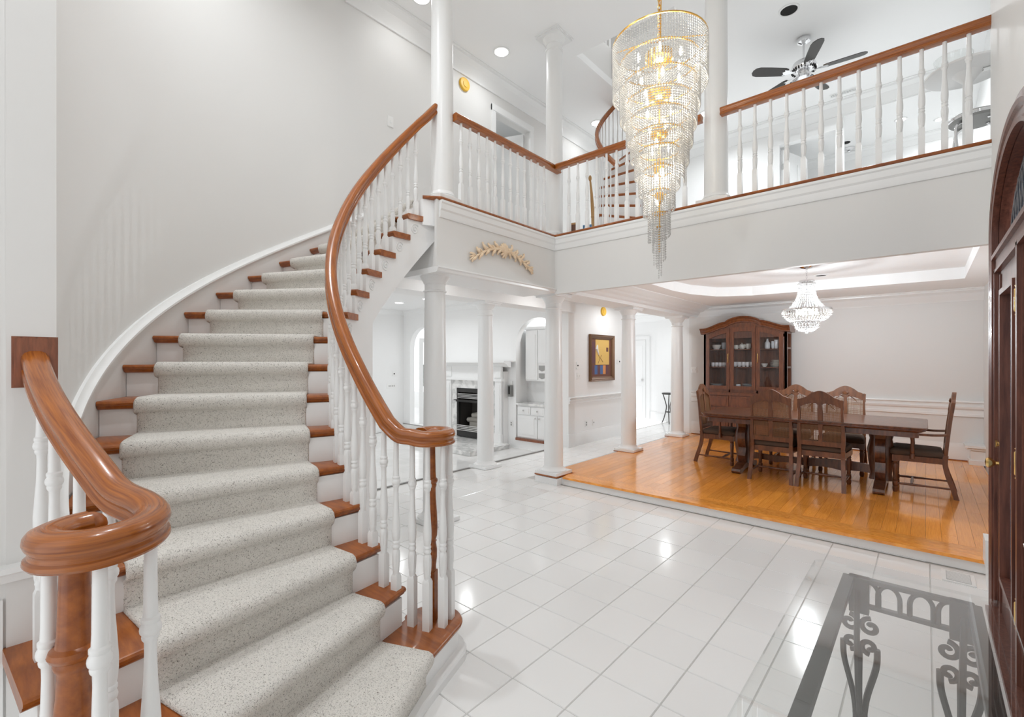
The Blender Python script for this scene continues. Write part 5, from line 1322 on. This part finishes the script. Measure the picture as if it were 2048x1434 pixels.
for k in range(4):
    a = radians(45 + 90 * k); MB().tube(catmull([(.10 * cos(a), .10 * sin(a), .618), (.17 * cos(a), .17 * sin(a), .59), (.19 * cos(a), .19 * sin(a), .52), (.20 * cos(a + .15), .20 * sin(a + .15), .25), (.22 * cos(a + .2), .22 * sin(a + .2), 0)], 4), .011, 8).build('leg', 'chrome', BS, smooth=50)
MB().tube([(.20 * cos(2 * pi * k / 24), .20 * sin(2 * pi * k / 24), .22) for k in range(24)], .009, 8, closed=True).build('foot_ring', 'chrome', BS, smooth=50)
GS = thing('carved_walking_staff', 'golden carved wooden staff standing behind the balcony balusters', 'staff', (-3.12, 5.03, H2))
MB().tube([(.04, 0, 0), (.03, 0, .30), (.005, 0, .62), (-.012, 0, .78)], [.03, .026, .018, .012], 8).build('shaft', 'tan', GS, smooth=50)
MB().ball((-.016, 0, .82), .026, 10, 6, (.8, .8, 1.5)).ball((.03, 0, .33), .032, 10, 6, (1, 1, .5)).build('knob', 'tan', GS, smooth=50)
bk = thing('picture_block', 'small blue and white picture block on the upstairs floor', 'ornament', (-2.98, 4.72, H2), .3)
MB().box(-.05, .05, -.015, .015, 0, .14).build('block', 'blue', bk); MB().box(-.03, .03, -.018, -.015, .03, .11).build('picture', 'plate', bk)
bt = thing('wooden_box', 'small brown wooden box on the upstairs floor by the corner column', 'box', (-3.12, 4.66, H2), .2)
MB().box(-.05, .05, -.04, .04, 0, .15).build('body', 'walnut', bt); MB().box(-.054, .054, -.044, .044, .15, .17).build('lid', 'tan', bt)
# hall plant stand
PS = thing('plant_stand', 'black wrought iron stand against the hall end wall', 'stand', (-4.62, 10.9, 0))
MB().lathe([(.13, .70), (.15, .715), (.15, .735), (.13, .74), (.004, .74)], 20).build('top', 'iron', PS, smooth=40)
for k in range(3):
    a = radians(60 + 120 * k); MB().tube(catmull([(.13 * cos(a), .13 * sin(a), .70), (.06 * cos(a), .06 * sin(a), .48), (.05 * cos(a), .05 * sin(a), .36), (.11 * cos(a), .11 * sin(a), .12), (.16 * cos(a), .16 * sin(a), .008)], 4), .012, 6).build('leg', 'iron', PS, smooth=50)
MB().tube([(.07 * cos(2 * pi * k / 20), .07 * sin(2 * pi * k / 20), .28) for k in range(20)], .008, 6, closed=True).build('ring', 'iron', PS, smooth=50)
# sun room: glazed door, black stereo rack, towel
GD = thing('glazed_door', 'white glazed door standing open beyond the living room arch', 'door', (-9.15, 7.0, 0), 1.15)
MB().box(0, .09, -.02, .02, 0, 2.05).box(.68, .76, -.02, .02, 0, 2.05).box(.09, .68, -.02, .02, 1.95, 2.05).box(.09, .68, -.02, .02, 0, .22).box(.36, .40, -.018, .018, .2, 2.0).build('door_frame', 'trim', GD)
MB().box(.09, .68, -.003, .003, .22, 1.95).build('pane', 'glass', GD)
MB().tube([(.70, -.02, 1.0), (.70, -.06, 1.0), (.62, -.06, 1.0)], .01, 6).build('handle', 'steel', GD, smooth=50)
RK = thing('media_rack', 'black equipment rack in the sun room beyond the arch', 'rack', (-10.9, 8.9, 0))
MB().box(-.25, .25, -.2, .2, .0, .08).box(-.25, .25, -.2, .2, .6, .64).box(-.25, -.21, -.2, .2, .08, .6).box(.21, .25, -.2, .2, .08, .6).build('frame', 'black', RK)
MB().box(-.2, .2, -.18, .18, .12, .36).build('amplifier', 'black', RK)
tv = thing('television', 'black flat television on the rack in the sun room', 'television', (-10.9, 8.9, .64)); MB().box(-.5, .5, -.03, .03, .1, .75).build('screen', 'black', tv); MB().box(-.12, .12, -.08, .08, 0, .02).box(-.03, .03, -.02, .02, .02, .1).build('stand', 'black', tv)
